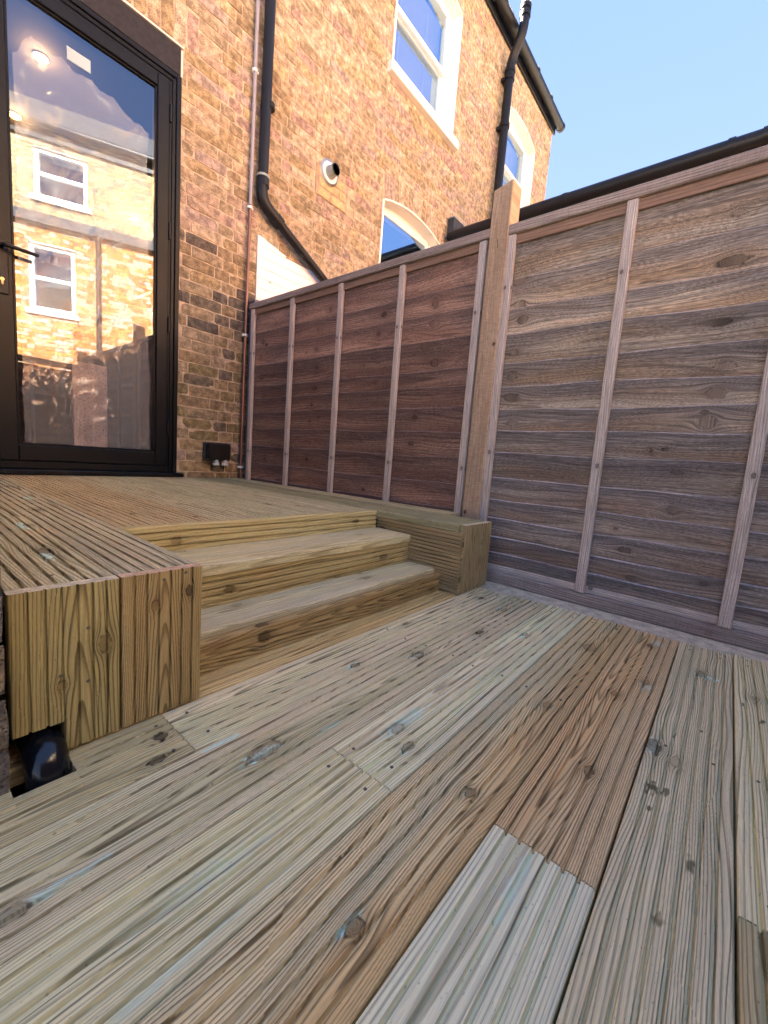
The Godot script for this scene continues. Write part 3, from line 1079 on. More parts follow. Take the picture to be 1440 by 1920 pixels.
func extension() -> void:
	var h := thing("neighbour_extension", "neighbour's low extension with black gutter showing over the fence top", "extension")
	put("wall", box(Vector3(0.02, 0.0, -5.1), Vector3(7.5, 3.045, -2.56), 0.0), M.mortar_tan, h)
	var none := func(_y: float) -> Array: return []
	var tone := func(_y: float, _z: float, r: RandomNumberGenerator) -> int: return [0, 1, 2, 3, 5, 6, 7, 9, 15][r.randi() % 9]
	var face := Transform3D(Basis(Vector3(0, 0, 1), Vector3.UP, Vector3(-1, 0, 0)), Vector3(0, 0, -2.554))
	lay(h, bond(-6.5, -0.03, 0.9, 3.0, none, 21), face, tone, Vector3(2, 2, -2.5), 0, true, 22)
	put("roof", box(Vector3(0.02, 3.046, -5.1), Vector3(7.6, 3.108, -2.53), 0.004), M.slate, h)
	put("fascia", box(Vector3(0.03, 2.93, -2.557), Vector3(7.6, 3.09, -2.532), 0.003), M.black_plastic, h)
	put("gutter", tube([Vector3(0.06, 3.052, -2.475), Vector3(7.6, 3.036, -2.475)], 0.056, 18), M.black_plastic, h)
	for x in [1.3, 2.52, 2.72, 3.5, 4.55, 5.6]:
		put("gutter_joint", tube([Vector3(x, 3.050, -2.475), Vector3(x + 0.045, 3.050, -2.475)], 0.0605, 18), M.black_plastic, h)
	put("upstand", box(Vector3(0.007, 3.05, -2.80), Vector3(0.09, 3.255, -2.485), 0.004), M.slate, h)
	put("flashing", box(Vector3(0.007, 3.256, -2.81), Vector3(0.10, 3.272, -2.475), 0.002), M.lead, h)

func opposite_house() -> void:
	var a := deg_to_rad(25.0)
	var h := thing("opposite_house", "sunlit orange brick terrace across the gardens, mirrored in the glazed door", "house", Vector3(8.0, 0, 0))
	h.basis = Basis(Vector3(-cos(a), 0, sin(a)), Vector3.UP, Vector3(-sin(a), 0, -cos(a)))
	var cuts := func(y: float) -> Array:
		var out: Array = []
		for s in [0.55, 3.6, -1.9]:
			if y > 4.93 and y < 5.8: out.append([s - 0.22, s + 0.62])
			if y > 2.88 and y < 4.1: out.append([s - 0.33, s + 0.4])
		return out
	put("mortar", mortar(-4.0, 7.5, 0.0, 6.1, cuts), M.mortar_far, h)
	put("wall", box(Vector3(-7.0, 0.0, -4.0), Vector3(-0.5, 6.1, 7.5), 0.0), M.dark_room, h)
	var cap := mb()
	add_box(cap, Vector3(-0.5, 0.0, -4.0), Vector3(-0.006, 6.1, -3.9), 0.0)
	add_box(cap, Vector3(-0.5, 0.0, 7.4), Vector3(-0.006, 6.1, 7.5), 0.0)
	add_box(cap, Vector3(-0.5, 6.0, -3.9), Vector3(-0.006, 6.1, 7.4), 0.0)
	put("wall", cap.commit(), M.mortar_tan, h)
	var tone := func(y: float, _z: float, r: RandomNumberGenerator) -> int:
		if y > 4.5: return [12, 15, 12, 7, 13, 10][r.randi() % 6]  # upper storey greyed: haze of the door film put into the bricks
		return [16, 17, 18, 8, 17, 9, 16, 7][r.randi() % 8]
	lay(h, bond(-4.0, 7.5, 0.3, 6.08, cuts, 15), Transform3D.IDENTITY, tone, Vector3(0, 4, 1), 0, true, 16)
	for s in [0.55, 3.6, -1.9]:
		far_window(h, s - 0.22, s + 0.62, 4.93, 5.8)
		far_window(h, s - 0.33, s + 0.4, 2.88, 4.1)
	put("gutter", tube([Vector3(0.10, 6.14, -4.05), Vector3(0.10, 6.14, 7.55)], 0.07, 10), M.black_plastic, h)
	put("fascia", box(Vector3(0.012, 5.92, -4.0), Vector3(0.04, 6.14, 7.5), 0.0), M.black_plastic, h)
	put("string_course", box(Vector3(0.008, 4.43, -4.0), Vector3(0.09, 4.62, 7.5), 0.01), M.slate, h)
	put("downpipe", tube([Vector3(0.06, 0.0, 1.35), Vector3(0.06, 4.45, 1.35)], 0.05, 10), M.black_plastic, h)
	var st := mb()
	var p := [Vector3(0.12, 6.12, 0), Vector3(-3.2, 8.4, 0), Vector3(-7.1, 6.12, 0)]
	var z0 := Vector3(0, 0, -4.05)
	var z1 := Vector3(0, 0, 7.55)
	quad(st, p[0] + z0, p[0] + z1, p[1] + z1, p[1] + z0, Vector3(1, 1, 0))
	quad(st, p[2] + z0, p[2] + z1, p[1] + z1, p[1] + z0, Vector3(-1, 1, 0))
	quad(st, p[0] + z0, p[0] + z1, p[2] + z1, p[2] + z0, Vector3.DOWN)
	tri(st, p[0] + z0, p[1] + z0, p[2] + z0, Vector3(0, 0, -1))
	tri(st, p[0] + z1, p[1] + z1, p[2] + z1, Vector3(0, 0, 1))
	put("roof", st.commit(), M.slate, h)

func far_window(h: Node3D, s0: float, s1: float, y0: float, y1: float) -> void:
	var w := sub("window", h)
	var f := mb()
	var b := 0.07
	add_box(f, Vector3(-0.12, y0, s0), Vector3(-0.05, y1, s0 + b), 0.0)
	add_box(f, Vector3(-0.12, y0, s1 - b), Vector3(-0.05, y1, s1), 0.0)
	add_box(f, Vector3(-0.12, y0, s0 + b), Vector3(-0.05, y0 + b, s1 - b), 0.0)
	add_box(f, Vector3(-0.12, y1 - b, s0 + b), Vector3(-0.05, y1, s1 - b), 0.0)
	add_box(f, Vector3(-0.12, (y0 + y1) / 2.0 - 0.03, s0 + b), Vector3(-0.055, (y0 + y1) / 2.0 + 0.03, s1 - b), 0.0)
	put("frame", f.commit(), M.white_gloss, w)
	put("pane", sheet(-0.09, y0 + b, y1 - b, s0 + b, s1 - b), M.pane, w)
	put("sill", box(Vector3(-0.12, y0 - 0.09, s0 - 0.06), Vector3(0.05, y0, s1 + 0.06), 0.005), M.white_gloss, w)
	var rv := mb()
	add_box(rv, Vector3(-0.5, y0 - 0.02, s0 - 0.02), Vector3(-0.0062, y1 + 0.02, s0 - 0.0005), 0.0)
	add_box(rv, Vector3(-0.5, y0 - 0.02, s1 + 0.0005), Vector3(-0.0062, y1 + 0.02, s1 + 0.02), 0.0)
	add_box(rv, Vector3(-0.5, y1 + 0.0005, s0), Vector3(-0.0062, y1 + 0.02, s1), 0.0)
	add_box(rv, Vector3(-0.5, y0 - 0.02, s0), Vector3(-0.125, y0 - 0.0005, s1), 0.0)
	put("reveal", rv.commit(), M.reveal, w)

# ------------------------------------------------------------------ fences
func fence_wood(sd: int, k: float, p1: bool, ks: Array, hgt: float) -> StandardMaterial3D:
	# k: 0 at the foot of the fence, 1 at its top; colours darken towards the foot
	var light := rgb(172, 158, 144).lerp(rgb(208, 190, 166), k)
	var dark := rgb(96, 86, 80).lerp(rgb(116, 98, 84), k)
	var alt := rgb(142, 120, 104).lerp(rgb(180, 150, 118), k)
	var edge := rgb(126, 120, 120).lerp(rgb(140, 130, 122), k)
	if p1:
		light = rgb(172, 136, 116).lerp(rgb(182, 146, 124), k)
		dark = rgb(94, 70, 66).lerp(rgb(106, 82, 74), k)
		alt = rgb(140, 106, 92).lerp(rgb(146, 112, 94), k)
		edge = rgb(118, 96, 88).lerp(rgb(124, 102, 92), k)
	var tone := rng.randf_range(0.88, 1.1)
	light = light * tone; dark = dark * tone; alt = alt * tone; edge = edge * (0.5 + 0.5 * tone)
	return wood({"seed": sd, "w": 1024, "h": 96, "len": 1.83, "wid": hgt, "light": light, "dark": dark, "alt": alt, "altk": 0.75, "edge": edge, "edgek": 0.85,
		"F": 95.0, "vc": rng.randf_range(-0.03, hgt * 0.8), "d": rng.randf_range(0.01, 0.04), "S": rng.randf_range(-3.0, 3.0), "warp": 0.012, "con": 0.55, "fib": 0.24, "saw": 0.04, "lip": 0.25 if p1 else 0.75, "knots": ks, "bump": 0.16, "rough": 0.88})

func lap_panel(o: Node3D, L: float, tops: Array, low: float, p1: bool, knots: Array, sd: int, batten_at: Array, rail_top: float, foot: bool, wood_b: Material, wood_r: Material, wood_t: Material, share: Array) -> Array:
	var mats: Array = []
	for i in tops.size():
		var y1: float = tops[i]
		var y0: float = (tops[i + 1] if i + 1 < tops.size() else low) - 0.022
		var mat: Material
		if share.is_empty():
			var ks: Array = []
			for q in knots:
				if q[1] < y1 - 0.008 and q[1] > y0 + 0.03:
					ks.append([q[0], y1 - q[1], q[2] * rng.randf_range(0.65, 1.0), q[3] * rng.randf_range(0.7, 1.3), q[4] * rng.randf_range(0.35, 0.7)])
			for n in rng.randi() % 3:
				ks.append([rng.randf_range(0.05, 1.8), rng.randf_range(0.03, 0.09), rng.randf_range(0.004, 0.009), 1.6, -0.8 if rng.randf() < 0.4 else 0.8])
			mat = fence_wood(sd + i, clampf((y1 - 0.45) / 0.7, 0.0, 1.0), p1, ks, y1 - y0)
			mats.append(mat)
		else:
			mat = share[i % share.size()]
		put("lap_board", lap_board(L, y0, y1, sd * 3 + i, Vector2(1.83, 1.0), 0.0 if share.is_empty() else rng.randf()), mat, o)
	for b in batten_at:
		var st := mb()
		var y := 0.062 if foot else -0.02
		if foot and b[0] > 0.1: y = 0.03
		add_box(st, Vector3(b[0] - b[1] / 2.0, y, 0.0165), Vector3(b[0] + b[1] / 2.0, rail_top - 0.042, 0.040), 0.003)
		put("batten", st.commit(), wood_b, o)
	put("top_rail", box(Vector3(-0.02, rail_top - 0.04, 0.004), Vector3(L + 0.02, rail_top, 0.044), 0.004), wood_r, o)
	put("top_strip", box(Vector3(0.0, rail_top - 0.078, 0.0202), Vector3(L, rail_top - 0.0405, 0.028), 0.002), wood_t, o)
	if foot:
		put("bottom_rail", box(Vector3(-0.02, -0.0215, 0.004), Vector3(L + 0.02, 0.028, 0.034), 0.004), wood_r, o)
		put("bottom_strip", box(Vector3(0.0, 0.0285, -0.004), Vector3(L, 0.056, 0.016), 0.002), wood_b, o)
	return mats

func fences() -> void:
	rng.seed = 202
	var w_batten := wood({"seed": 301, "boxed": true, "w": 1024, "h": 64, "len": 1.5, "wid": 0.035, "light": rgb(212, 198, 184), "dark": rgb(140, 124, 114), "alt": rgb(190, 176, 166), "F": 150.0, "vc": -0.02, "d": 0.02, "S": 2.0, "con": 0.5, "fib": 0.22, "saw": 0.03, "knots": [[0.5, 0.02, 0.007, 1.3, -0.8], [1.2, 0.012, 0.005, 1.3, 0.9]], "bump": 0.1})
	var w_rail := wood({"seed": 302, "boxed": true, "w": 1024, "h": 64, "len": 1.8, "wid": 0.04, "light": rgb(176, 160, 148), "dark": rgb(106, 92, 86), "alt": rgb(148, 132, 122), "F": 150.0, "vc": -0.01, "d": 0.02, "S": 2.0, "con": 0.6, "fib": 0.2, "saw": 0.08, "knots": [[0.9, 0.02, 0.006, 1.4, 0.9]], "bump": 0.1})
	var w_strip := wood({"seed": 303, "boxed": true, "w": 1024, "h": 64, "len": 1.8, "wid": 0.04, "light": rgb(168, 138, 116), "dark": rgb(110, 84, 68), "alt": rgb(144, 114, 96), "F": 120.0, "vc": -0.01, "d": 0.02, "S": 2.0, "con": 0.5, "fib": 0.15, "bump": 0.08})
	var w_post := wood({"seed": 304, "w": 1024, "h": 128, "len": 1.8, "wid": 0.09, "light": rgb(192, 166, 138), "dark": rgb(134, 108, 84), "alt": rgb(172, 142, 114), "altk": 0.4, "F": 210.0, "vc": 0.03, "d": 0.015, "S": 5.0, "warp": 0.006, "con": 0.5, "fib": 0.14, "saw": 0.10, "knots": [[0.38, 0.02, 0.007, 1.2, -1.0], [1.13, 0.075, 0.006, 1.2, -0.8]], "bump": 0.08})
	var w_grey := wood({"seed": 305, "boxed": true, "w": 1024, "h": 128, "len": 1.7, "wid": 0.09, "light": rgb(138, 128, 132), "dark": rgb(84, 76, 82), "alt": rgb(120, 108, 110), "F": 150.0, "vc": -0.01, "d": 0.02, "S": 2.0, "con": 0.55, "fib": 0.2, "knots": [[0.35, 0.05, 0.008, 1.3, -1.0]], "bump": 0.1})

	var f1 := thing("lap_fence", "reddish brown lap fence panel beside the house wall, left of the tall post", "fence panel", Vector3(0.095, 0, 0), "lap fence panels along the garden")
	var k1: Array = []
	for q in [[1.57, 1.266, 0.022], [1.572, 1.17, 0.022], [1.594, 0.987, 0.018], [1.53, 1.06, 0.022], [1.21, 1.161, 0.018], [0.81, 1.36, 0.018], [0.72, 1.26, 0.018], [0.70, 1.15, 0.018], [0.71, 1.03, 0.018], [0.70, 0.90, 0.016], [0.68, 0.80, 0.012], [0.67, 0.70, 0.012], [1.55, 0.86, 0.014], [1.50, 0.72, 0.012], [1.49, 0.58, 0.014], [0.12, 1.25, 0.018], [0.10, 1.15, 0.018], [0.12, 1.0, 0.016], [1.22, 1.04, 0.016], [1.22, 0.91, 0.014], [1.24, 1.27, 0.018], [0.66, 0.45, 0.012], [1.1, 0.45, 0.010]]:
		k1.append([q[0], q[1], q[2], 1.25, 1.0])
	var m1 := lap_panel(f1, 1.835, [1.468, 1.322, 1.217, 1.095, 0.95, 0.868, 0.770, 0.651, 0.525, 0.40, 0.285, 0.17], 0.03, true, k1, 400,
		[[0.018, 0.036], [0.466, 0.034], [0.915, 0.034], [1.364, 0.034], [1.815, 0.036]], 1.525, false, w_batten, w_rail, w_strip, [])
	var f2 := thing("lap_fence", "silvery grey lap fence panel right of the tall post, above the concrete strip", "fence panel", Vector3(2.024, 0, 0), "lap fence panels along the garden")
	var k2: Array = []
	for q in [[2.125, 0.70, 0.020, 1.0], [2.804, 0.70, 0.020, 1.0], [2.816, 0.80, 0.018, 1.0], [2.828, 0.885, 0.016, 1.0], [2.794, 1.02, 0.016, 1.0], [2.80, 1.215, 0.020, -1.0], [2.089, 1.283, 0.018, 1.0], [2.10, 1.19, 0.018, 1.0], [2.12, 1.12, 0.015, 1.0], [2.10, 1.0, 0.016, 1.0], [2.10, 0.90, 0.016, 1.0], [2.11, 0.80, 0.018, 1.0], [2.744, 0.52, 0.013, 1.0], [2.749, 0.39, 0.013, 1.0], [2.70, 0.61, 0.007, -1.0], [2.795, 1.365, 0.016, 1.0], [2.62, 0.22, 0.011, -1.0], [2.66, 0.13, 0.012, 1.0], [2.55, 0.12, 0.010, -1.0], [2.87, 0.155, 0.012, -1.0]]:
		k2.append([q[0] - 2.024, q[1], q[2], 1.9, q[3]])
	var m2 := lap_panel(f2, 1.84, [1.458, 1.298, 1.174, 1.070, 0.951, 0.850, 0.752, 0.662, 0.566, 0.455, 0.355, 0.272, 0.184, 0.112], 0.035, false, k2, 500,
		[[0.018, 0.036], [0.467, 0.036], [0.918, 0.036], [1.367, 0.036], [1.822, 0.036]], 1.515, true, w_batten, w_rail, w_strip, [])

	var p0 := thing("fence_post", "slim grey post tight against the house wall at the far end of the fence", "fence post", Vector3(0.047, 0, -0.03), "posts of the lap fence")
	put("shaft", box(Vector3(-0.038, -0.1, -0.035), Vector3(0.038, 1.545, 0.032), 0.004), w_grey, p0)
	put("cap", box(Vector3(-0.052, 1.545, -0.05), Vector3(0.052, 1.567, 0.046), 0.006), w_grey, p0)
	var p1 := thing("fence_post", "tall pinkish brown post standing between the two big fence panels", "fence post", Vector3(1.986, 0, 0.004), "posts of the lap fence")
	put("shaft", post_mesh(0.088, 1.668, 1.690), w_post, p1)
	var nail := put("nail", tube([Vector3(-0.005, 1.47, 0.043), Vector3(0.006, 1.435, 0.052), Vector3(0.001, 1.432, 0.045)], 0.0016, 6), M.screw, p1)
	nail.set_meta("label", "bent nail")
	var p2 := thing("fence_post", "corner post behind the viewer, seen only in the door's reflection", "fence post", Vector3(3.92, 0, 0.004), "posts of the lap fence")
	put("shaft", post_mesh(0.088, 1.60, 1.61), w_post, p2)
	var f3 := thing("lap_fence", "brown lap fence panel across the garden's end, mirrored low in the door", "fence panel", Vector3(3.90, 0, 0.07), "lap fence panels along the garden")
	f3.basis = Basis(Vector3(0, 0, 1), Vector3.UP, Vector3(-1, 0, 0))
	var tops: Array = []
	for i in 11: tops.append(1.33 - i * 0.118)
	lap_panel(f3, 3.4, tops, 0.03, true, [], 600, [[0.018, 0.036], [0.466, 0.034], [0.915, 0.034], [1.364, 0.034], [1.85, 0.036], [2.3, 0.034], [2.75, 0.034], [3.2, 0.034]], 1.42, false, w_batten, w_rail, w_strip, m1)

func post_mesh(w: float, y_lo: float, y_hi: float) -> Mesh:
	# square post whose top slopes down to one side
	var st := mb()
	var r := w / 2.0
	var c := 0.004
	var pts: Array = []
	for q in [[-r, r - c], [-r + c, r], [r - c, r], [r, r - c], [r, -r + c], [r - c, -r], [-r + c, -r], [-r, -r + c]]:
		pts.append(Vector3(q[0], lerpf(y_lo, y_hi, (q[0] + r) / w), q[1]))
	for i in 8:
		var a: Vector3 = pts[i]
		var b: Vector3 = pts[(i + 1) % 8]
		var ua := (a.x + r) if absf(a.z) > r - c - 0.0005 else (a.z + r)
		var ub := (b.x + r) if absf(b.z) > r - c - 0.0005 else (b.z + r)
		quad(st, Vector3(a.x, -0.1, a.z), Vector3(b.x, -0.1, b.z), b, a, Vector3(a.x + b.x, 0, a.z + b.z), Vector2(0.0, ua / w), Vector2(0.0, ub / w), Vector2((b.y + 0.1) / 1.8, ub / w), Vector2((a.y + 0.1) / 1.8, ua / w))
	for i in range(1, 7):
		tri(st, pts[0], pts[i], pts[i + 1], Vector3.UP, Vector2(0.5, (pts[0].x + r) / w), Vector2(0.51, (pts[i].x + r) / w), Vector2(0.51, (pts[i + 1].x + r) / w))
	return st.commit()

# ------------------------------------------------------------------ decks
var w_fresh: StandardMaterial3D

func screw(parent: Node, at: Vector3, axis: Vector3) -> void:
	put("screw", tube([at - axis * 0.002, at + axis * 0.0002], 0.0030, 8), M.screw, parent)

func raised_deck() -> void:
	rng.seed = 77
	w_fresh = rough_mat(rgb(238, 222, 186), M.fine, 6.0, 0.9, 0.05)
	var fresh_pink := rough_mat(rgb(236, 196, 160), M.fine, 6.0, 0.9, 0.05)
	var o := thing("raised_deck", "raised timber deck of ribbed boards at the glazed door, cheeks either side of the steps", "deck")
	var tex := Vector2(2.2, 0.14)
	var top: Array = []
	var cols := [
		[rgb(206, 192, 150), rgb(112, 98, 70), rgb(184, 178, 144)],
		[rgb(208, 192, 152), rgb(116, 98, 72), rgb(186, 180, 150)],
		[rgb(206, 186, 142), rgb(130, 106, 74), rgb(192, 164, 120)],
		[rgb(210, 198, 156), rgb(132, 116, 84), rgb(198, 182, 140)],
		[rgb(206, 196, 152), rgb(122, 112, 80), rgb(188, 178, 138)],
		[rgb(176, 168, 128), rgb(112, 104, 72), rgb(160, 156, 112)]]
	var ks := [
		[[1.57, 0.02, 0.010, 1.8, 0.8], [1.87, 0.045, 0.012, 2.0, 1.0], [0.9, 0.09, 0.01, 2.0, 1.0]],
		[[0.6, 0.05, 0.012, 1.8, 1.0], [1.3, 0.1, 0.01, 1.8, 1.0]],
		[[0.47, 0.03, 0.008, 1.5, 1.0]],
		[[1.27, 0.09, 0.008, 1.5, -0.55]],
		[[0.9, 0.05, 0.01, 2.0, 1.0], [1.6, 0.09, 0.008, 2.0, -0.55]],
		[[0.7, 0.06, 0.01, 2.0, 1.0]]]
	var mint := [[[1.57, 0.03, 0.05, 0.010, 0.6], [1.9, 0.05, 0.045, 0.010, 0.7], [1.3, 0.07, 0.16, 0.02, 0.35]], [[1.0, 0.06, 0.05, 0.01, 0.7]], [], [], [], []]
	for i in 6:
		top.append(wood({"seed": 700 + i, "w": 1024, "h": 160, "len": 2.2, "wid": 0.14, "light": cols[i][0], "dark": cols[i][1], "alt": cols[i][2], "F": 190.0, "vc": 0.02 + 0.02 * i, "d": 0.02, "S": 3.0 - i, "warp": 0.009, "con": 0.72, "fib": 0.14, "knots": ks[i], "mints": mint[i], "bump": 0.10}))
	var x0 := 0.006
	# left run of two boards beside the steps, the boards that end at the steps, the right run along the fence
	for q in [[1.5465, 0.138, 0, 2.131], [1.4075, 0.137, 1, 2.131], [1.266, 0.1395, 2, 1.698], [1.1245, 0.1395, 2, 1.698], [0.983, 0.1395, 3, 1.698], [0.8415, 0.1395, 4, 1.698], [0.70, 0.1395, 4, 1.698], [0.5585, 0.1395, 3, 1.698], [0.4075, 0.149, 4, 1.698], [0.271, 0.134, 5, 2.131], [0.166, 0.103, 5, 2.131], [0.03, 0.134, 4, 1.925]]:
		var L: float = q[3] - x0
		deck("deck_board", o, top[q[2]], axes(Vector3.RIGHT, Vector3.UP, Vector3(x0, UD + rng.randf_range(-0.0006, 0.0006), q[0])), L, q[1], 0.026, 7, 0.0062, tex, 0.0056, Vector2(rng.randf_range(-0.02, 0.02) if q[2] < 2 else rng.randf(), 0.0))
	# fascia boards, upright, with pale sawn tops
	var fl := wood({"seed": 801, "w": 512, "h": 256, "len": 0.30, "wid": 0.14, "light": rgb(182, 162, 106), "dark": rgb(98, 78, 44), "alt": rgb(164, 144, 92), "F": 230.0, "thin": 0.5, "vc": 0.085, "d": 0.02, "S": 9.0, "warp": 0.005, "con": 0.8, "fib": 0.10, "knots": [[0.115, 0.060, 0.006, 1.3, 0.8], [0.165, 0.115, 0.009, 1.7, 0.6]], "bump": 0.10})
	var fm := wood({"seed": 802, "w": 512, "h": 256, "len": 0.30, "wid": 0.14, "light": rgb(186, 160, 108), "dark": rgb(98, 74, 42), "alt": rgb(164, 134, 84), "F": 290.0, "thin": 0.5, "vc": 0.07, "d": 0.015, "S": 12.0, "warp": 0.005, "con": 0.85, "fib": 0.10, "knots": [[0.208, 0.055, 0.006, 1.5, 0.7], [0.222, 0.108, 0.007, 1.4, -0.8]], "bump": 0.10})
	var fr := wood({"seed": 803, "w": 512, "h": 256, "len": 0.30, "wid": 0.14, "light": rgb(180, 160, 120), "dark": rgb(92, 78, 50), "alt": rgb(158, 142, 106), "F": 280.0, "thin": 0.5, "vc": 0.05, "d": 0.02, "S": 8.0, "warp": 0.006, "con": 0.8, "fib": 0.10, "bump": 0.10})
	var upx := Vector3.UP
	# left fascia, its foot notched round the drain
	var ends := mb()
	var tf := Vector2(0.30, 0.14)
	var st := board(0.215, 0.062, 0.023, 3, 0.0040, tf, 0.0045, Vector2.ZERO, null, Vector2(0.055, 0.0), ends)
	board(0.264, 0.076, 0.023, 4, 0.0040, tf, 0.0045, Vector2.ZERO, st, Vector2(0.006, 0.0621), ends)
	var me := st.commit()
	ends.commit(me)
	me.surface_set_material(0, fl)
	me.surface_set_material(1, w_fresh)
	put("fascia_board", me, null, o, axes(upx, Vector3.RIGHT, Vector3(FX + 0.002, 0.0, 1.686)))
	deck("fascia_board", o, fm, axes(upx, Vector3.RIGHT, Vector3(FX, 0.004, 1.5445)), UD - 0.004, 0.1365, 0.023, 7, 0.0040, tf, 0.0045, Vector2.ZERO, fresh_pink)
	deck("fascia_board", o, fr, axes(upx, Vector3.RIGHT, Vector3(FX, 0.002, 0.384)), UD - 0.002, 0.128, 0.023, 7, 0.0040, tf, 0.0045, Vector2.ZERO, w_fresh)
	deck("fascia_board", o, fr, axes(upx, Vector3.RIGHT, Vector3(FX, 0.002, 0.2545)), UD - 0.002, 0.0885, 0.023, 5, 0.0040, tf, 0.0045, Vector2(0.4, 0.3), w_fresh)
	# cheek on the right of the steps and the hidden one on the left
	var ck := wood({"seed": 804, "w": 512, "h": 256, "len": 0.60, "wid": 0.14, "light": rgb(182, 160, 118), "dark": rgb(100, 82, 54), "alt": rgb(162, 142, 104), "F": 170.0, "vc": 0.1, "d": 0.03, "S": 3.0, "warp": 0.006, "con": 0.6, "fib": 0.10, "knots": [[0.03, 0.05, 0.009, 1.6, -0.8]], "bump": 0.08})
	for q in [[UD - 0.0275, 0.134], [UD - 0.163, 0.112]]:
		deck("cheek_board", o, ck, axes(Vector3.RIGHT, Vector3(0, 0, 1), Vector3(1.726, q[0], 0.4045)), 0.424, q[1], 0.022, 9, 0.0065, Vector2(0.6, 0.14), 0.0056)
		deck("cheek_board", o, ck, axes(Vector3.LEFT, Vector3(0, 0, -1), Vector3(2.13, q[0], 1.409)), 0.40, q[1], 0.022, 9, 0.0065, Vector2(0.6, 0.14), 0.0056)
	put("deck_frame", box(Vector3(0.02, -0.09, 0.43), Vector3(1.66, UD - 0.03, 1.64), 0.0), M.dark_room, o)
	for q in [[0.131 + 0.0, 1.628], [0.198, 1.592], [0.11, 1.593]]:
		screw(o, Vector3(FX + 0.002, q[0], q[1]), Vector3.RIGHT)
	screw(o, Vector3(FX, 0.255, 1.478), Vector3.RIGHT)
	screw(o, Vector3(FX, 0.262, 1.44), Vector3.RIGHT)
	for z in [1.62, 1.48, 0.34, 0.21]:
		for x in [0.4, 1.0, 1.6, 2.08]:
			screw(o, Vector3(x, UD, z), Vector3.UP)

	var s := thing("deck_steps", "two timber steps let into the raised deck, ribbed risers and pale treads", "steps")
	var ra := wood({"seed": 821, "w": 1024, "h": 192, "len": 1.0, "wid": 0.14, "light": rgb(208, 192, 142), "dark": rgb(132, 112, 66), "alt": rgb(190, 170, 116), "F": 120.0, "vc": 0.05, "d": 0.03, "S": 2.0, "warp": 0.008, "con": 0.5, "fib": 0.10, "knots": [[0.13, 0.10, 0.009, 2.0, -0.55], [0.86, 0.09, 0.010, 1.5, 0.9]], "bump": 0.08})
	var rb := wood({"seed": 822, "w": 1024, "h": 192, "len": 1.0, "wid": 0.14, "light": rgb(202, 182, 130), "dark": rgb(122, 98, 58), "alt": rgb(180, 154, 102), "F": 130.0, "vc": 0.03, "d": 0.02, "S": 3.0, "warp": 0.010, "con": 0.62, "fib": 0.12, "knots": [[0.16, 0.09, 0.010, 2.4, -0.55], [0.80, 0.085, 0.012, 1.3, -0.55], [0.40, 0.05, 0.007, 2.0, 0.8]], "bump": 0.10})
	var rc := wood({"seed": 823, "w": 1024, "h": 128, "len": 1.0, "wid": 0.09, "light": rgb(192, 164, 112), "dark": rgb(98, 76, 46), "alt": rgb(158, 128, 82), "F": 190.0, "vc": 0.055, "d": 0.01, "S": 8.0, "warp": 0.010, "con": 0.85, "fib": 0.12, "knots": [[0.05, 0.03, 0.008, 2.2, -0.55], [0.80, 0.055, 0.010, 1.6, -0.55]], "bump": 0.10})
	var ta := wood({"seed": 824, "w": 1024, "h": 256, "len": 1.0, "wid": 0.19, "light": rgb(216, 200, 152), "dark": rgb(140, 122, 84), "alt": rgb(204, 194, 160), "F": 170.0, "vc": 0.03, "d": 0.03, "S": 4.0, "warp": 0.010, "con": 0.55, "fib": 0.14, "knots": [[0.86, 0.17, 0.009, 1.8, 1.0], [0.2, 0.1, 0.008, 2.0, 0.8]], "bump": 0.06})
	var tb := wood({"seed": 825, "w": 1024, "h": 256, "len": 1.0, "wid": 0.14, "light": rgb(214, 200, 156), "dark": rgb(136, 120, 86), "alt": rgb(202, 192, 164), "F": 170.0, "vc": 0.08, "d": 0.02, "S": 5.0, "warp": 0.010, "con": 0.55, "fib": 0.14, "knots": [[0.33, 0.07, 0.012, 1.8, 0.9], [0.30, 0.13, 0.009, 1.3, -0.55], [0.80, 0.10, 0.011, 1.6, 0.9]], "bump": 0.06})
	var zr := 0.4065
	var len := 1.001
	var zx := Vector3(0, 0, 1)
	deck("riser", s, ra, axes(zx, Vector3.RIGHT, Vector3(1.7235, UD - 0.139, zr)), len, 0.139, 0.024, 7, 0.0065, Vector2(1.0, 0.14), 0.0058)
	deck("riser", s, rb, axes(zx, Vector3.RIGHT, Vector3(1.9085, 0.034, zr)), len, 0.134, 0.024, 7, 0.0065, Vector2(1.0, 0.14), 0.0058)
	deck("riser", s, rc, axes(zx, Vector3.RIGHT, Vector3(2.071, -0.018, zr)), len, 0.086, 0.026, 5, 0.0045, Vector2(1.0, 0.09), 0.005)
	# treads: length along z, face up, across runs towards the house
	var ba := axes(zx, Vector3.UP, Vector3(1.9145, 0.197, zr))
	deck("tread", s, ta, ba, len, 0.188, 0.0285, 0, 0.0, Vector2(1.0, 0.19))
	deck("tread", s, tb, axes(zx, Vector3.UP, Vector3(2.043, 0.0845, zr)), len, 0.133, 0.0265, 0, 0.0, Vector2(1.0, 0.14))

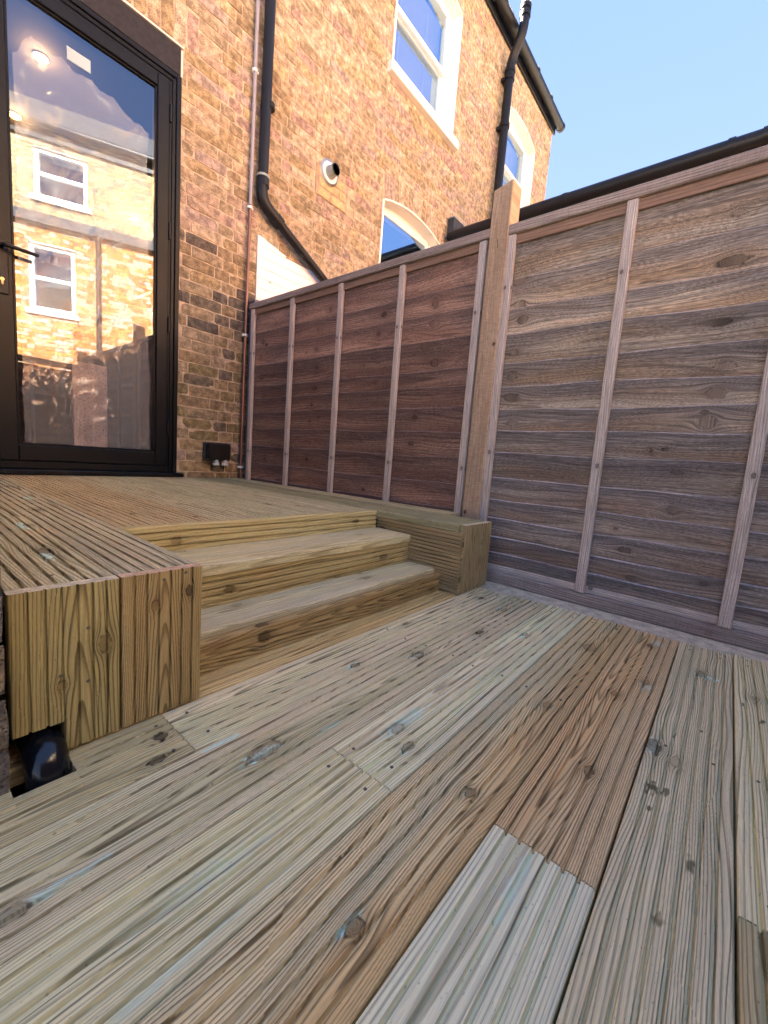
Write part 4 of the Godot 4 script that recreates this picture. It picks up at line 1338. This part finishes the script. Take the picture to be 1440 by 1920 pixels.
func lower_deck() -> void:
	rng.seed = 91
	var o := thing("lower_deck", "lower timber deck of weathered grooved boards running up to the concrete strip", "deck")
	var zx := Vector3(0, 0, 1)
	var grey := rgb(196, 192, 172)
	var E := [2.147, 2.2845, 2.4325, 2.5665, 2.7045, 2.8390, 2.9690, 3.1075, 3.246, 3.384, 3.522, 3.66, 3.798]
	var tex := Vector2(1.7, 0.14)
	# x of the far edge, z start, z end, wood
	var rows: Array = []
	var pale := func(sd: int, extra: Dictionary) -> StandardMaterial3D:
		var p := {"seed": sd, "w": 1024, "h": 256, "len": 1.7, "wid": 0.14, "light": rgb(248, 227, 181), "dark": rgb(132, 116, 82), "alt": rgb(217, 203, 162), "altk": 0.5, "F": 265.0, "thin": 0.5, "vc": 0.07, "d": 0.02, "S": 2.4, "warp": 0.006, "con": 0.76, "fib": 0.08, "bump": 0.10}
		p.merge(extra, true)
		return wood(p)
	var w0 = pale.call(900, {"light": rgb(226, 195, 134), "dark": rgb(126, 98, 56), "alt": rgb(205, 170, 107), "S": 1.8, "vc": 0.02, "mints": []})
	var w1r = pale.call(901, {"light": rgb(244, 224, 181), "dark": rgb(122, 112, 79), "alt": rgb(227, 220, 164), "S": 4.2, "vc": 0.10, "knots": [[0.855, 0.02, 0.008, 1.8, 1.0], [0.55, 0.09, 0.007, 2.0, 0.7], [0.12, 0.06, 0.010, 1.5, -1.0]], "mints": [[0.86, 0.022, 0.022, 0.0080, 0.68]]})
	var w1l = pale.call(902, {"w": 512, "len": 0.85, "light": rgb(222, 201, 151), "dark": rgb(118, 103, 72), "alt": rgb(192, 178, 131), "vc": 0.03, "knots": [[0.025, 0.07, 0.010, 1.2, -1.0], [0.05, 0.02, 0.008, 2.0, -0.9]]})
	var w2 = pale.call(903, {"light": rgb(239, 220, 176), "dark": rgb(122, 109, 79), "alt": rgb(215, 203, 155), "altk": 0.8, "vc": 0.075, "d": 0.012, "S": 4.8, "warp": 0.013, "knots": [[1.196, 0.065, 0.014, 2.2, 0.6], [0.713, 0.10, 0.011, 1.8, 0.8], [0.193, 0.105, 0.012, 1.6, 0.8], [1.52, 0.05, 0.010, 2.0, 0.9], [0.45, 0.05, 0.009, 2.2, -0.9]],
		"mints": [[1.205, 0.066, 0.034, 0.0104, 0.85], [0.72, 0.10, 0.022, 0.0088, 0.77], [0.19, 0.106, 0.021, 0.0096, 0.85], [1.525, 0.045, 0.105, 0.0072, 0.46], [1.24, 0.135, 0.038, 0.0056, 0.51], [1.08, 0.04, 0.038, 0.0048, 0.42]]})
	var w3r = pale.call(904, {"light": rgb(250, 242, 192), "dark": rgb(148, 133, 98), "alt": rgb(250, 226, 184), "vc": 0.10, "d": 0.03, "S": 2.4, "con": 0.62, "knots": [[0.995, 0.085, 0.008, 2.0, 0.7], [1.02, 0.04, 0.009, 1.8, 1.0], [0.36, 0.085, 0.008, 2.0, 0.8]], "mints": [[0.96, 0.087, 0.075, 0.0144, 0.38], [1.0, 0.085, 0.022, 0.0080, 0.59], [0.37, 0.09, 0.038, 0.0096, 0.42], [1.03, 0.035, 0.022, 0.0080, 0.30]]})
	var w3l = pale.call(905, {"w": 512, "len": 0.85, "light": rgb(250, 233, 181), "dark": rgb(146, 135, 97), "alt": rgb(225, 216, 167), "vc": 0.075, "d": 0.02, "S": 3.0, "con": 0.6, "mints": [[0.35, 0.012, 0.150, 0.0048, 0.25], [0.25, 0.07, 0.090, 0.0160, 0.17]]})
	var w4 = pale.call(906, {"light": rgb(249, 223, 165), "dark": rgb(108, 84, 51), "alt": rgb(221, 209, 165), "altk": 0.9, "altb": -0.1, "edge": rgb(224, 179, 113), "edgek": 0.65, "vc": 0.03, "d": 0.010, "S": 4.8, "F": 280.0, "warp": 0.014, "knots": [[1.29, 0.054, 0.0085, 1.4, 1.0], [1.036, 0.052, 0.0075, 1.5, 1.0], [0.698, 0.036, 0.009, 1.6, 0.9], [1.66, 0.08, 0.010, 1.8, -0.9], [0.30, 0.06, 0.010, 2.2, 0.6]], "mints": [[1.292, 0.054, 0.017, 0.0072, 0.85], [1.04, 0.052, 0.009, 0.0048, 0.42], [0.70, 0.036, 0.011, 0.0056, 0.42]]})
	var w5r = pale.call(907, {"light": rgb(239, 198, 136), "dark": rgb(108, 79, 48), "alt": rgb(226, 205, 157), "altk": 0.5, "altb": -0.15, "edge": rgb(235, 205, 152), "edgek": 0.7, "vc": 0.095, "d": 0.012, "S": 5.4, "F": 270.0, "warp": 0.012, "knots": [[0.833, 0.064, 0.009, 1.5, 1.0], [0.517, 0.072, 0.008, 1.6, 0.9], [0.40, 0.035, 0.009, 1.8, 0.7], [0.12, 0.07, 0.009, 1.8, -0.7]], "mints": [[0.835, 0.062, 0.009, 0.0048, 0.59], [0.42, 0.035, 0.022, 0.0160, 0.34], [0.08, 0.05, 0.030, 0.0160, 0.34]]})
	var w5l = pale.call(908, {"w": 512, "len": 0.85, "light": rgb(250, 240, 196), "dark": rgb(158, 148, 110), "alt": rgb(239, 230, 188), "vc": 0.09, "d": 0.05, "S": 1.5, "con": 0.62, "mints": [[0.06, 0.075, 0.068, 0.0080, 0.26]], "knots": []})
	var w6 = pale.call(909, {"light": rgb(238, 220, 171), "dark": rgb(120, 108, 78), "alt": rgb(216, 200, 153), "vc": -0.01, "d": 0.03, "S": 3.0, "warp": 0.012, "knots": [[0.677, 0.118, 0.012, 1.7, 0.5], [0.70, 0.09, 0.008, 2.4, 0.6], [0.23, 0.06, 0.010, 2.0, 0.6], [1.35, 0.10, 0.014, 2.2, -0.8]], "mints": [[0.68, 0.118, 0.030, 0.0080, 0.42], [0.24, 0.05, 0.009, 0.0280, 0.64], [1.15, 0.13, 0.262, 0.0048, 0.20]],
		"stains": [[0.805, 0.103, 0.018, 0.009, 0.75], [0.80, 0.085, 0.012, 0.006, 0.6], [0.93, 0.045, 0.016, 0.006, 0.6], [1.04, 0.068, 0.010, 0.006, 0.5], [0.86, 0.10, 0.006, 0.003, 0.6], [0.55, 0.05, 0.006, 0.003, 0.7], [0.60, 0.09, 0.008, 0.003, 0.5]]})
	var w7 = pale.call(910, {"light": rgb(250, 233, 179), "dark": rgb(131, 117, 83), "alt": rgb(225, 210, 157), "vc": 0.14, "d": 0.03, "S": 3.0, "knots": [[0.66, 0.075, 0.010, 1.8, 0.8], [0.3, 0.1, 0.008, 2.0, 0.8]], "mints": [[0.66, 0.08, 0.022, 0.0080, 0.42]], "stains": [[0.42, 0.09, 0.012, 0.005, 0.7], [0.36, 0.12, 0.01, 0.004, 0.6]]})
	var w7l = pale.call(911, {"w": 512, "len": 0.85, "light": rgb(219, 195, 141), "dark": rgb(103, 86, 55), "alt": rgb(192, 175, 126), "vc": 0.10, "S": 4.8, "warp": 0.015, "knots": [[0.25, 0.10, 0.014, 2.0, -1.0]]})
	var half := Vector2(0.85, 0.14)
	rows.append([0, 0.236, 3.4, w0, tex, 2.020])
	rows.append([1, 0.226, 1.479, w1r, tex])
	rows.append([2, 0.206, 3.4, w2, tex])
	rows.append([3, 0.200, 1.317, w3r, tex])
	rows.append([3, 1.319, 3.4, w3l, half])
	rows.append([4, 0.199, 3.4, w4, tex])
	rows.append([5, 0.214, 1.260, w5r, tex])
	rows.append([5, 1.262, 3.4, w5l, half])
	rows.append([6, 0.206, 3.4, w6, tex])
	rows.append([7, 0.190, 1.173, w7, tex])
	rows.append([7, 1.175, 3.4, w7l, half])
	rows.append([8, 0.2, 3.4, w1r, tex])
	rows.append([9, 0.2, 3.4, w3r, tex])
	rows.append([10, 0.2, 3.4, w6, tex])
	rows.append([11, 0.2, 3.4, w2, tex])
	rows.append([12, 0.2, 3.4, w7, tex])
	for q in rows:
		var i: int = q[0]
		var hi: float = E[i] - 0.0015
		var lo: float = (q[5] if q.size() > 5 else E[i - 1] + 0.0015)
		var z0: float = q[1]
		deck("deck_board", o, q[3], axes(zx, Vector3.UP, Vector3(hi, rng.randf_range(-0.0012, 0.0006), z0)), q[2] - z0, hi - lo, 0.026, 7, 0.0066, q[4], 0.0058)
		for zj in [0.27, z0 + 0.028, minf(q[2] - 0.03, 9.0), 0.86]:
			if zj > z0 + 0.02 and zj < q[2] and zj < 2.0 and i > 0:
				for fx in [0.22, 0.78]:
					screw(o, Vector3(lerpf(lo, hi, fx), 0.0, zj + rng.randf_range(-0.008, 0.008)), Vector3.UP)
	# the board by the fascia, cut round the drain
	var hi: float = E[1] - 0.0015
	var lo: float = E[0] + 0.0015
	var z0 := 1.481
	var wv := hi - lo
	var cut := hi - 2.204
	var st := board(0.141, wv, 0.026, 7, 0.0066, half, 0.0058)
	board(0.072, cut, 0.026, 4, 0.0066, half, 0.0058, Vector2.ZERO, st, Vector2(0.1411, 0.0))
	board(1.70, wv, 0.026, 7, 0.0066, half, 0.0058, Vector2.ZERO, st, Vector2(0.2132, 0.0))
	put("deck_board", st.commit(), w1l, o, axes(zx, Vector3.UP, Vector3(hi, -0.0005, z0)))
	for q in [[2.18, 1.50], [2.26, 1.505]]:
		screw(o, Vector3(q[0], 0.0, q[1]), Vector3.UP)

# ------------------------------------------------------------------ pipes and fittings
func pipes() -> void:
	var a := thing("downpipe", "black drainpipe down the brick wall that kinks diagonally behind the fence", "drainpipe", Vector3.ZERO, "black drainpipes")
	var top := Vector3(0.06, 5.78, -0.07)
	var knee := Vector3(0.06, 2.255, -0.026)
	var low := Vector3(0.06, 1.35, -1.80)
	put("pipe", tube([top, Vector3(0.06, 2.40, -0.040)], 0.036, 20), M.black_plastic, a)
	put("elbow", tube([Vector3(0.06, 2.41, -0.040)] + bend(Vector3(0.06, 2.40, -0.04), knee, low, 0.09) + [knee.lerp(low, 0.075)], 0.041, 20), M.black_plastic, a)
	put("pipe", tube([knee.lerp(low, 0.04), low], 0.034, 20), M.black_plastic, a)
	put("collar", tube([Vector3(0.06, 2.395, -0.040), Vector3(0.06, 2.345, -0.0385)], 0.0455, 20), M.black_plastic, a)
	put("seal", tube([Vector3(0.06, 2.415, -0.040), Vector3(0.06, 2.40, -0.040)], 0.044, 20), M.grey_plastic, a)
	put("collar", tube([knee.lerp(low, 0.072), knee.lerp(low, 0.10)], 0.045, 20), M.black_plastic, a)
	for y in [2.86, 4.2]:
		put("bracket", tube([Vector3(0.06, y, -0.068), Vector3(0.06, y + 0.03, -0.068)], 0.041, 20), M.black_plastic, a)
		put("bracket", box(Vector3(0.006, y, -0.10), Vector3(0.04, y + 0.03, -0.03), 0.003), M.black_plastic, a)

	var c := thing("copper_pipe", "thin copper pipe clipped to the brick wall between door and fence", "pipe")
	put("pipe", tube([Vector3(0.032, 0.27, 0.046), Vector3(0.03, 1.33, 0.040), Vector3(0.03, 2.2, 0.034), Vector3(0.03, 5.7, 0.012)], 0.0112, 14), M.copper, c)
	put("pipe", tube([Vector3(0.03, 2.2, 0.034), Vector3(0.03, 5.7, 0.012)], 0.0122, 14), M.copper_sky_tint, c)
	for q in [[3.045, 0.030], [2.18, 0.036], [1.315, 0.042], [0.356, 0.047]]:
		var st := mb()
		add_tube(st, [Vector3(0.031, q[0] - 0.008, q[1]), Vector3(0.031, q[0] + 0.008, q[1])], 0.0165, 16)
		add_box(st, Vector3(0.003, q[0] - 0.008, q[1] - 0.010), Vector3(0.02, q[0] + 0.008, q[1] + 0.010), 0.002)
		add_box(st, Vector3(0.026, q[0] - 0.0075, q[1] - 0.026), Vector3(0.034, q[0] + 0.0075, q[1] + 0.022), 0.002)
		put("clip", st.commit(), M.white_clip, c)

	var s := thing("soil_pipe", "black soil pipe with swan neck past the gutter, right of the upper sash window", "drainpipe", Vector3.ZERO, "black drainpipes")
	var xo := 0.235
	put("vent_top", tube([Vector3(xo, 5.95, -3.40), Vector3(xo, 7.2, -3.40)], 0.052, 18), M.grey_pipe, s)
	var path: Array = [Vector3(xo, 5.97, -3.40), Vector3(xo, 5.86, -3.40)]
	path += bend(Vector3(xo, 5.86, -3.40), Vector3(xo, 5.70, -3.40), Vector3(0.078, 5.50, -3.455), 0.12)
	path += bend(Vector3(xo, 5.70, -3.40), Vector3(0.078, 5.50, -3.455), Vector3(0.078, 5.2, -3.46), 0.12)
	path.append(Vector3(0.078, 5.36, -3.458))
	put("swan_neck", tube(path, 0.055, 20), M.black_plastic, s)
	put("pipe", tube([Vector3(0.078, 5.37, -3.458), Vector3(0.078, 0.1, -3.46)], 0.054, 20), M.black_plastic, s)
	for y in [5.98, 5.90]:
		put("collar", tube([Vector3(xo, y, -3.40), Vector3(xo, y - 0.045, -3.40)], 0.066, 20), M.black_plastic, s)
	for y in [5.42, 5.33, 4.80]:
		put("collar", tube([Vector3(0.078, y, -3.459), Vector3(0.078, y - 0.045, -3.459)], 0.066, 20), M.black_plastic, s)
	for y in [5.28, 4.73]:
		put("bracket", box(Vector3(0.006, y - 0.02, -3.54), Vector3(0.05, y + 0.02, -3.38), 0.004), M.black_plastic, s)

	var d := thing("drain_pipe", "glossy black drain bend in the hole cut at the deck's left corner", "drainpipe", Vector3.ZERO, "")
	var b0 := Vector3(2.02, 0.018, 1.652)
	var b1 := Vector3(2.176, 0.022, 1.650)
	var b2 := Vector3(2.180, -0.2, 1.650)
	put("bend", tube([b0] + bend(b0, b1, b2, 0.045, 9) + [b2], 0.0275, 24), M.black_gloss, d)
	put("collar", tube([Vector3(2.180, -0.042, 1.65), Vector3(2.180, -0.062, 1.65)], 0.0315, 24), M.black_gloss, d)

func fittings() -> void:
	var f := thing("flue", "white wall plate with short grey flue tube above a small patch of newer bricks", "flue", Vector3(0.006, 2.795, -0.69))
	put("wall_plate", tube([Vector3(0.0, 0, 0), Vector3(0.008, 0, 0), Vector3(0.013, 0, 0), Vector3(0.014, 0, 0)], 0.09, 32, true, [0.096, 0.097, 0.09, 0.078]), M.white_clip, f)
	var st := mb()
	add_tube(st, [Vector3(0.012, 0.0, 0.0), Vector3(0.085, 0.0, 0.0)], 0.044, 24, false)
	add_tube(st, [Vector3(0.085, 0.0, 0.0), Vector3(0.0855, 0.0, 0.0), Vector3(0.0855, 0.0, 0.0), Vector3(0.014, 0.0, 0.0)], 0.04, 24, false, [0.044, 0.043, 0.0405, 0.0405])
	put("tube", st.commit(), M.grey_plastic, f)
	put("collar", tube([Vector3(0.013, 0, 0), Vector3(0.024, 0, 0)], 0.05, 24), M.grey_plastic, f)
	put("grille", tube([Vector3(0.074, 0, 0), Vector3(0.078, 0, 0)], 0.041, 20), M.grey_pipe, f)

	var b := thing("socket_box", "black outdoor socket box on brickwork low beside the door", "socket box", Vector3(0.0, 0.46, 0.238))
	put("back_box", box(Vector3(0.006, -0.066, -0.088), Vector3(0.034, 0.062, 0.093), 0.008), smooth_mat(rgb(58, 60, 66), 0.45), b)
	put("lid", box(Vector3(0.0345, -0.062, -0.086), Vector3(0.085, 0.060, 0.088), 0.012), M.socket, b)
	for z in [0.022, -0.046]:
		put("latch", box(Vector3(0.05, -0.082, z - 0.013), Vector3(0.078, -0.055, z + 0.013), 0.004), M.grey_clip, b)
		put("latch", box(Vector3(0.046, -0.098, z - 0.021), Vector3(0.081, -0.080, z + 0.021), 0.005), M.grey_clip, b)

	var n := 0
	for q in [[Vector3(-0.42, 2.598, 1.10), "warm ceiling spotlight just inside the glazed door, nearest the glass"], [Vector3(-1.13, 2.598, 1.10), "warm ceiling spotlight second in from the glazed door"], [Vector3(-1.84, 2.598, 0.12), "warm ceiling spotlight deep in the room behind the door"]]:
		var l := thing("ceiling_light", q[1], "ceiling light", q[0], "spotlights in the room behind the door")
		put("lamp", tube([Vector3(0, 0, 0), Vector3(0, -0.012, 0)], 0.026, 18), M.lamp, l)
		put("rim", tube([Vector3(0, 0.001, 0), Vector3(0, -0.006, 0)], 0.036, 18), M.grey_plastic, l)
		var o := OmniLight3D.new()
		o.name = "lamp_light"
		o.light_color = rgb(255, 196, 130)
		o.light_energy = 0.01
		o.omni_range = 8.0
		o.omni_attenuation = 2.0
		o.light_size = 0.03
		o.shadow_enabled = true
		o.position = Vector3(0, -0.03, 0)
		l.add_child(o)
		n += 1
	var s := thing("strip_light", "thin yellow strip light glowing inside the room, seen through the door glass", "strip light", Vector3(-1.5, 1.83, 0.16))
	put("tube", tube([Vector3(0, -0.06, 0.08), Vector3(0, 0.06, -0.08)], 0.008, 8), M.strip, s)
